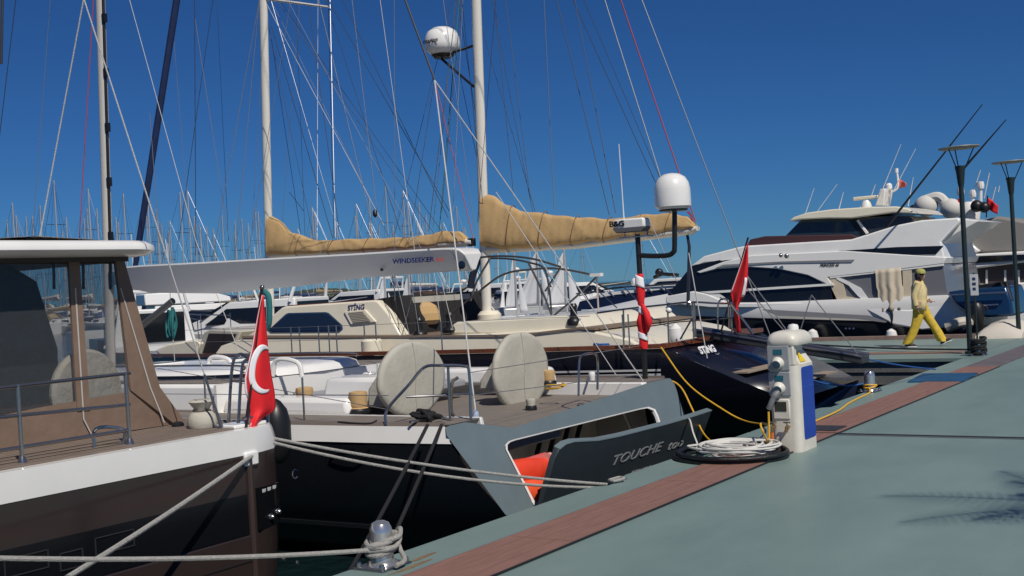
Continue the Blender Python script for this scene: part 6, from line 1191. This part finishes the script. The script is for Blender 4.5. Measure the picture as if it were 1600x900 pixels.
def sailboat(hm, cm, label, group, L=11.0, H=14.0):
    r = local_thing('sailing_boat', label, 'sailing boat', group)
    MB().loft(hullmesh(L, 3.5, 1.15)).build('hull', hm, r, sharp=40)
    rg = [[(x, -w, 1.1), (x, -w*.85, 1.1+h), (x, w*.85, 1.1+h), (x, w, 1.1)] for x, w, h in ((-1.9, 1.15, .55), (0, 1.15, .6), (2.2, .85, .4), (3.0, .4, .1))]; MB().loft(rg).build('cabin', HULLW, r, bevel=.05)
    for sg in (-1, 1): MB().hexa([(-1.4, sg*1.10, 1.3), (1.6, sg*.98, 1.3), (1.6, sg*.93, 1.32), (-1.4, sg*1.05, 1.32), (-1.4, sg*1.06, 1.52), (1.4, sg*.95, 1.5), (1.4, sg*.9, 1.5), (-1.4, sg*1.0, 1.52)]).build('cabin_window', GLASS_DARK, r)
    rg = [[(x, w*math.cos(a), 1.6+h*math.sin(a)) for a in [math.pi*k/8 for k in range(9)]] for x, w, h in ((-2.9, 1.2, .75), (-2.2, 1.2, .8), (-1.5, 1.1, .2))]; MB().loft(rg, caps=False, closed=False).build('sprayhood', cm, r, thick=.03)
    MB().loft([[(1.0+.09*math.cos(a), .06*math.sin(a), z) for a in [2*math.pi*k/8 for k in range(8)]] for z in (1.5, H)]).build('mast', MASTM, r)
    MB().tube([(1.0, 0, 2.6), (-3.4, 0, 2.75)], .07, 6).build('boom', MASTM, r); MB().tube([(.8, 0, 2.95), (-1.0, 0, 2.88), (-3.2, 0, 2.85)], [.26, .2, .12], 8).build('sail_cover', cm, r)
    g = MB()
    for a, b in (((1, 0, H-.2), (L/2-.2, 0, 1.4)), ((1, 0, H), (-L/2+.1, 0, 1.2)), ((1, 0, H-.4), (.8, 1.5, 1.15)), ((1, 0, H-.4), (.8, -1.5, 1.15))): g.tube([a, b], .018, 4)
    for z in (.45*H, .7*H): g.tube([(1, -.95, z), (1, .95, z)], .03, 5)
    g.build('rigging', DSTEEL, r)
    g = MB()
    for sg in (-1, 1):
        g.tube([(-L/2+.2, sg*1.4, 1.8), (0, sg*1.75, 1.8), (L/2-.6, sg*.5, 2.0)], .015, 4)
        for x in (-4.5, -2.5, 0, 2.5): g.tube([(x, sg*(1.72 if x < 1 else 1.3), 1.1), (x, sg*(1.72 if x < 1 else 1.3), 1.82)], .015, 4)
    g.build('guard_rail', DSTEEL, r); return r
def motorboat(hm, label, group, L=10.0, fly=False):
    r = local_thing('motor_boat', label, 'motor boat', group)
    MB().loft(hullmesh(L, 3.6, 1.25, .5)).build('hull', hm, r, sharp=40)
    MB().loft([[(x, -w, 1.2), (x, -w*.82, 1.2+h), (x, w*.82, 1.2+h), (x, w, 1.2)] for x, w, h in ((-2.6, 1.5, 1.35), (.4, 1.5, 1.3), (1.7, 1.35, .75), (3.4, .9, .3), (4.2, .4, .1))]).build('deckhouse', HULLW, r, bevel=.08)
    for sg in (-1, 1): MB().hexa([(-2.3, sg*1.47, 1.65), (1.5, sg*1.36, 1.65), (1.5, sg*1.30, 1.7), (-2.3, sg*1.40, 1.7), (-2.2, sg*1.34, 2.25), (.5, sg*1.30, 2.25), (.5, sg*1.2, 2.25), (-2.2, sg*1.25, 2.25)]).build('side_window', GLASS_DARK, r)
    MB().hexa([(.5, -1.2, 2.42), (1.75, -1.2, 1.88), (1.75, 1.2, 1.88), (.5, 1.2, 2.42), (.55, -1.2, 2.5), (1.85, -1.2, 1.96), (1.85, 1.2, 1.96), (.55, 1.2, 2.5)]).build('windscreen', GLASS_DARK, r)
    MB().box((-2.66, -1.1, 1.3), (-2.6, 1.1, 2.4)).build('aft_door', GLASS_DARK, r)
    if fly:
        MB().loft([[(x, -1.3, 2.55), (x, -1.2, 2.55+h), (x, 1.2, 2.55+h), (x, 1.3, 2.55)] for x, h in ((-3.0, .5), (-.5, .55), (.6, .2))]).build('flybridge', HULLW, r, bevel=.05); MB().box((-2.6, -1.2, 3.9), (-.2, 1.2, 4.0)).build('bimini', SAILC[1], r, bevel=.04)
        for sx in (-2.4, -.4):
            for sy in (-1.1, 1.1): MB().tube([(sx, sy, 3.0), (sx, sy, 3.92)], .03, 5).build('bimini_post', STEEL, r)
    else:
        MB().tube([(-2.4, -1.3, 2.4), (-2.6, -1.1, 3.2), (-2.6, 1.1, 3.2), (-2.4, 1.3, 2.4)], .07, 6).build('radar_arch', HULLW, r); MB().ball((-2.6, 0, 3.4), .28, 8, (1, 1, .6)).build('radar_dome', HULLW, r)
    g = MB()
    for sg in (-1, 1):
        g.tube([(0, sg*1.75, 2.0), (2.5, sg*1.4, 2.15), (4.7, sg*.2, 2.35)], .025, 5)
        for x, w in ((0, 1.75), (1.5, 1.6), (3.0, 1.15), (4.2, .5)): g.tube([(x, sg*w, 1.3), (x, sg*w, 2.1)], .02, 4)
    g.build('bow_rail', DSTEEL, r)
    for sg in (-1, 1): MB().lathe([(.05, .45), (.16, .3), (.16, -.3), (.05, -.42)], (-1, sg*1.92, .55), n=10).build('fender', HULLW if hm is not HULLW else HULLN, r)
    MB().tube([(-1.5, .6, 2.5), (-1.7, .6, 5.4)], .02, 4).build('aerial', HULLW, r); return r
G1 = 'sailing boats with bare masts in the far marina'
protos = [sailboat(HULLW, SAILC[0], 'distant white sailing boat with blue boom cover in the far marina rows', 'blue covered sailing boats in the far marina'), sailboat(HULLW, SAILC[2], 'distant white sailing boat with tan boom cover in the far marina rows', 'tan covered sailing boats in the far marina'), sailboat(HULLN, SAILC[1], 'distant white sailing boat with bare mast in the far marina rows', G1)]
protos[2]['label'] = 'distant navy sailing boat with bare mast in the far marina rows'; protos[2]['group'] = 'navy sailing boats in the far marina'
first = [True]*3
masts = [(20, 318), (42, 335), (65, 322), (88, 283), (103, 340), (137, 327), (186, 348), (230, 331), (247, 352), (266, 348), (281, 344), (303, 338), (325, 348), (336, 353), (361, 336), (378, 342), (403, 331), (452, 352), (478, 356), (504, 322), (540, 345), (553, 338), (591, 347), (612, 352), (653, 313), (664, 336), (686, 350), (706, 346), (722, 356), (785, 352), (845, 370), (905, 372), (1013, 345)]
masts += [(rb.uniform(5, 760), rb.uniform(338, 385)) for _ in range(34)] + [(rb.uniform(5, 740), rb.uniform(285, 350)) for _ in range(20)]
for i, (u, yt) in enumerate(masts):
    k = (0, 1, 0, 2, 1, 0)[i % 6]; yh = 447-math.tan(ROLL)*(u-800); d = rb.uniform(120, 215); h = (yh-yt)*d/FPX+CAM_H-WZ
    o = protos[k] if first[k] else copy_tree(protos[k]); first[k] = False
    o.location = ground_point(u, d); sc_ = max(.7, min(1.9, h/14.0)); o.scale = (sc_*.95, sc_*.95, h/14.0); o.rotation_euler = (0, 0, YAW + rb.choice((0, math.pi))+rb.uniform(-.15, .15))
# boats with pale sails hanging loose
def sail_boat_set(u, d, yt, wpx, label, lean=0.0):
    r = local_thing('sailing_boat', label, 'sailing boat', 'boats with pale hoisted sails'); yh = 447-math.tan(ROLL)*(u-800); H = (yh-yt)*d/FPX+CAM_H-WZ; w = wpx*d/FPX
    MB().loft(hullmesh(7.5, 2.4, .8)).build('hull', HULLW, r, sharp=40); MB().tube([(0, 0, .7), (0, 0, H+.3)], .06, 6).build('mast', MASTM, r); MB().tube([(0, 0, 1.3), (-w, 0, 1.3)], .05, 6).build('boom', MASTM, r)
    MB().grid(lambda a, b: ((-w*(1-b)**.8*a+.06*w*math.sin(b*9+a*3)), .18*w*math.sin(a*math.pi)*(1-b)+.07*w*math.sin(a*9+b*4)*(1-b), 1.35+(H-1.5)*b), 14, 16).build('mainsail', mat('pale_sail', (.62, .63, .64), .8, bump=.3, bscale=2), r, thick=.02, sharp=80)
    MB().grid(lambda a, b: (.15+w*.75*(1-b)*a, -.12*w*math.sin(a*math.pi)*(1-b), 1.1+(H-2)*b), 8, 10).build('jib', MATS['pale_sail'], r, thick=.02, sharp=80)
    o = ground_point(u, d); r.location = o; r.rotation_euler = (0, 0, rb.uniform(-.4, .4)+lean); return r
for i, (u, yt, w, d, lb) in enumerate(((806, 397, 18, 62, 'pale loose sail on a small boat just right of the mizzen mast, leftmost of three'), (842, 390, 36, 66, 'widest pale loose sail on a small boat under the mizzen boom'), (884, 390, 32, 64, 'pale loose sail on a small boat, rightmost of those under the mizzen boom'), (742, 388, 14, 66, 'pale loose sail half hidden by the mizzen mast'), (640, 428, 22, 60, 'pale loose sail seen under the white boom end'), (602, 430, 22, 62, 'pale loose sail seen under the white boom, left of the other'))): sail_boat_set(u, d, yt, w, lb)
# nearer rows, singled out
near = [  # u, distance, yaw, kind, scale, hull, label
    (235, 44, 1.9, 'm', .95, HULLW, 'white cabin cruiser seen between the enclosure and the teal rope, left of the others'),
    (330, 52, .45, 'f', 1.0, HULLN, 'dark hulled flybridge boat behind the white boom, above the deckhouse companion box'),
    (400, 47, 2.75, 'm', 1.0, HULLW, 'low white motor boat just left of the red flag tip'),
    (290, 62, .5, 'm', 1.15, HULLW, 'white motor boat in the second row left of the dark flybridge boat'),
    (455, 64, .6, 'm', 1.0, HULLN, 'dark hulled motor boat right of the red flag tip'),
    (560, 80, 2.6, 'm', 1.1, HULLW, 'white motor boat behind the ketch deckhouse roof'),
    (690, 88, 2.4, 'm', .9, HULLW, 'white motor boat under the boom end beside the mizzen mast'),
    (800, 84, 1.75, 'm', .9, HULLW, 'white motor boat stern on, between the mizzen mast and the awning hoops'),
    (855, 78, 1.2, 'm', .9, HULLW, 'white motor boat with dark windows inside the awning hoops'),
    (905, 92, .5, 'm', 1.0, HULLW, 'white motor boat right of the pale sails'),
    (760, 90, 2.5, 'm', 1.1, HULLW, 'white motor boat partly hidden behind the mizzen mast')]
for u, d, yw, kd, sc_, hm, lb in near:
    o = motorboat(hm, lb, 'motor boats in the near rows of the marina', fly=kd == 'f'); o.location = ground_point(u, d); o.scale = (sc_,)*3; o.rotation_euler = (0, 0, yw)
# blue furled headsail and teal coiled lines between the near yachts
fs = thing('furled_sail', PS(203, 470, 13.2), 'rolled dark blue headsail slanting up between the masts', 'sail')
a, c = Vector(PS(203, 470, 13.2)), Vector(PS(276, 0, 13.2)); e = c+(c-a)*1.2; MB().tube([tuple(a), tuple(a.lerp(e, .08)), tuple(a.lerp(e, .5)), tuple(e)], [.02, .055, .06, .03], 10).build('sail_roll', mat('blue_sail_cloth', (.008, .022, .085), .7, var=.2, vscale=6), fs)
MB().tube([tuple(a), tuple(a+Vector((0, .0, -1.2)))], .02, 6).build('furling_drum', BLACK, fs)
tr = thing('rope_coil', PS(268, 520, 12.9), 'hanks of teal rope hanging on a line left of the red flag', 'rope'); TL = mat('teal_rope', (.02, .16, .17), .8)
for i in range(7):
    u0 = 264+rb.uniform(-3, 7); y0, y1 = 480+rb.uniform(0, 8), 522+rb.uniform(-6, 8); MB().tube(spline([PS(u0, y0, 12.9), PS(u0-4+rb.uniform(0, 3), (y0+y1)/2, 12.85+.02*i), PS(u0, y1, 12.9), PS(u0+5, (y0+y1)/2, 12.95), PS(u0+1, y0, 12.9)], 5), .018, 6).build('hank', TL, tr)
MB().tube([PS(262, 380, 12.9), PS(268, 500, 12.9), PS(275, 590, 12.9)], .008, 5).build('hanging_line', WROPE, tr)
t2 = thing('rope_coil', PS(417, 490, 13.4), 'teal rope hanging behind the red flag staff top', 'rope'); MB().tube(spline([PS(413, 455, 13.4), PS(420, 465, 13.4), PS(421, 500, 13.4), PS(417, 516, 13.4)], 5), .045, 8).build('hank', TL, t2)
# rigging of neighbouring boats crossing the sky at left
for a_, b_, s_, rr, m, lb in (((27, -20), (-4, 240), 12.5, .007, DWIRE, 'dark stay at the far left edge of the sky'), ((4, -40), (2, 100), 9.5, .02, DWIRE, 'thick dark stay at the top left corner'), ((80, -20), (51, 366), 13.0, .005, WIRE, 'pale thin stay left of the split backstay'), ((147, -20), (124, 372), 13.0, .008, mat('red_halyard', (.45, .05, .05), .7), 'red halyard left of the pale mast'),
        ((197, -20), (306, 376), 11.5, .005, WROPE, 'white runner line crossing behind the blue rolled sail'), ((234, 177), (249, 380), 12.5, .005, WIRE, 'thin wire dropping from the runner block'), ((304, -20), (306, 400), 17.5, .008, DWIRE, 'dark vertical stay right of the blue rolled sail'), ((334, -10), (279, 378), 18.0, .006, DWIRE, 'dark slanting stay crossing the vertical one'), ((268, 20), (297, 370), 17.6, .005, WIRE, 'faint pale stay beside the blue rolled sail'), ((304, 25), (358, 376), 17.8, .006, WIRE, 'pale stay fanning right towards the main mast'), ((338, -20), (357, 378), 18.2, .005, WIRE, 'thin stay left of the main mast'), ((306, 376), (400, 618), 11.5, .005, WROPE, 'white line running down in front of the boom to the brown yacht')):
    A, B_ = PS(*a_, s_), PS(*b_, s_); A = tuple(A[i]+(A[i]-B_[i])*(1.5 if a_[1] < 0 else 0) for i in range(3)); line('rigging_line', [A, B_], rr, m, lb, 'rigging', 'loose rigging lines at left')
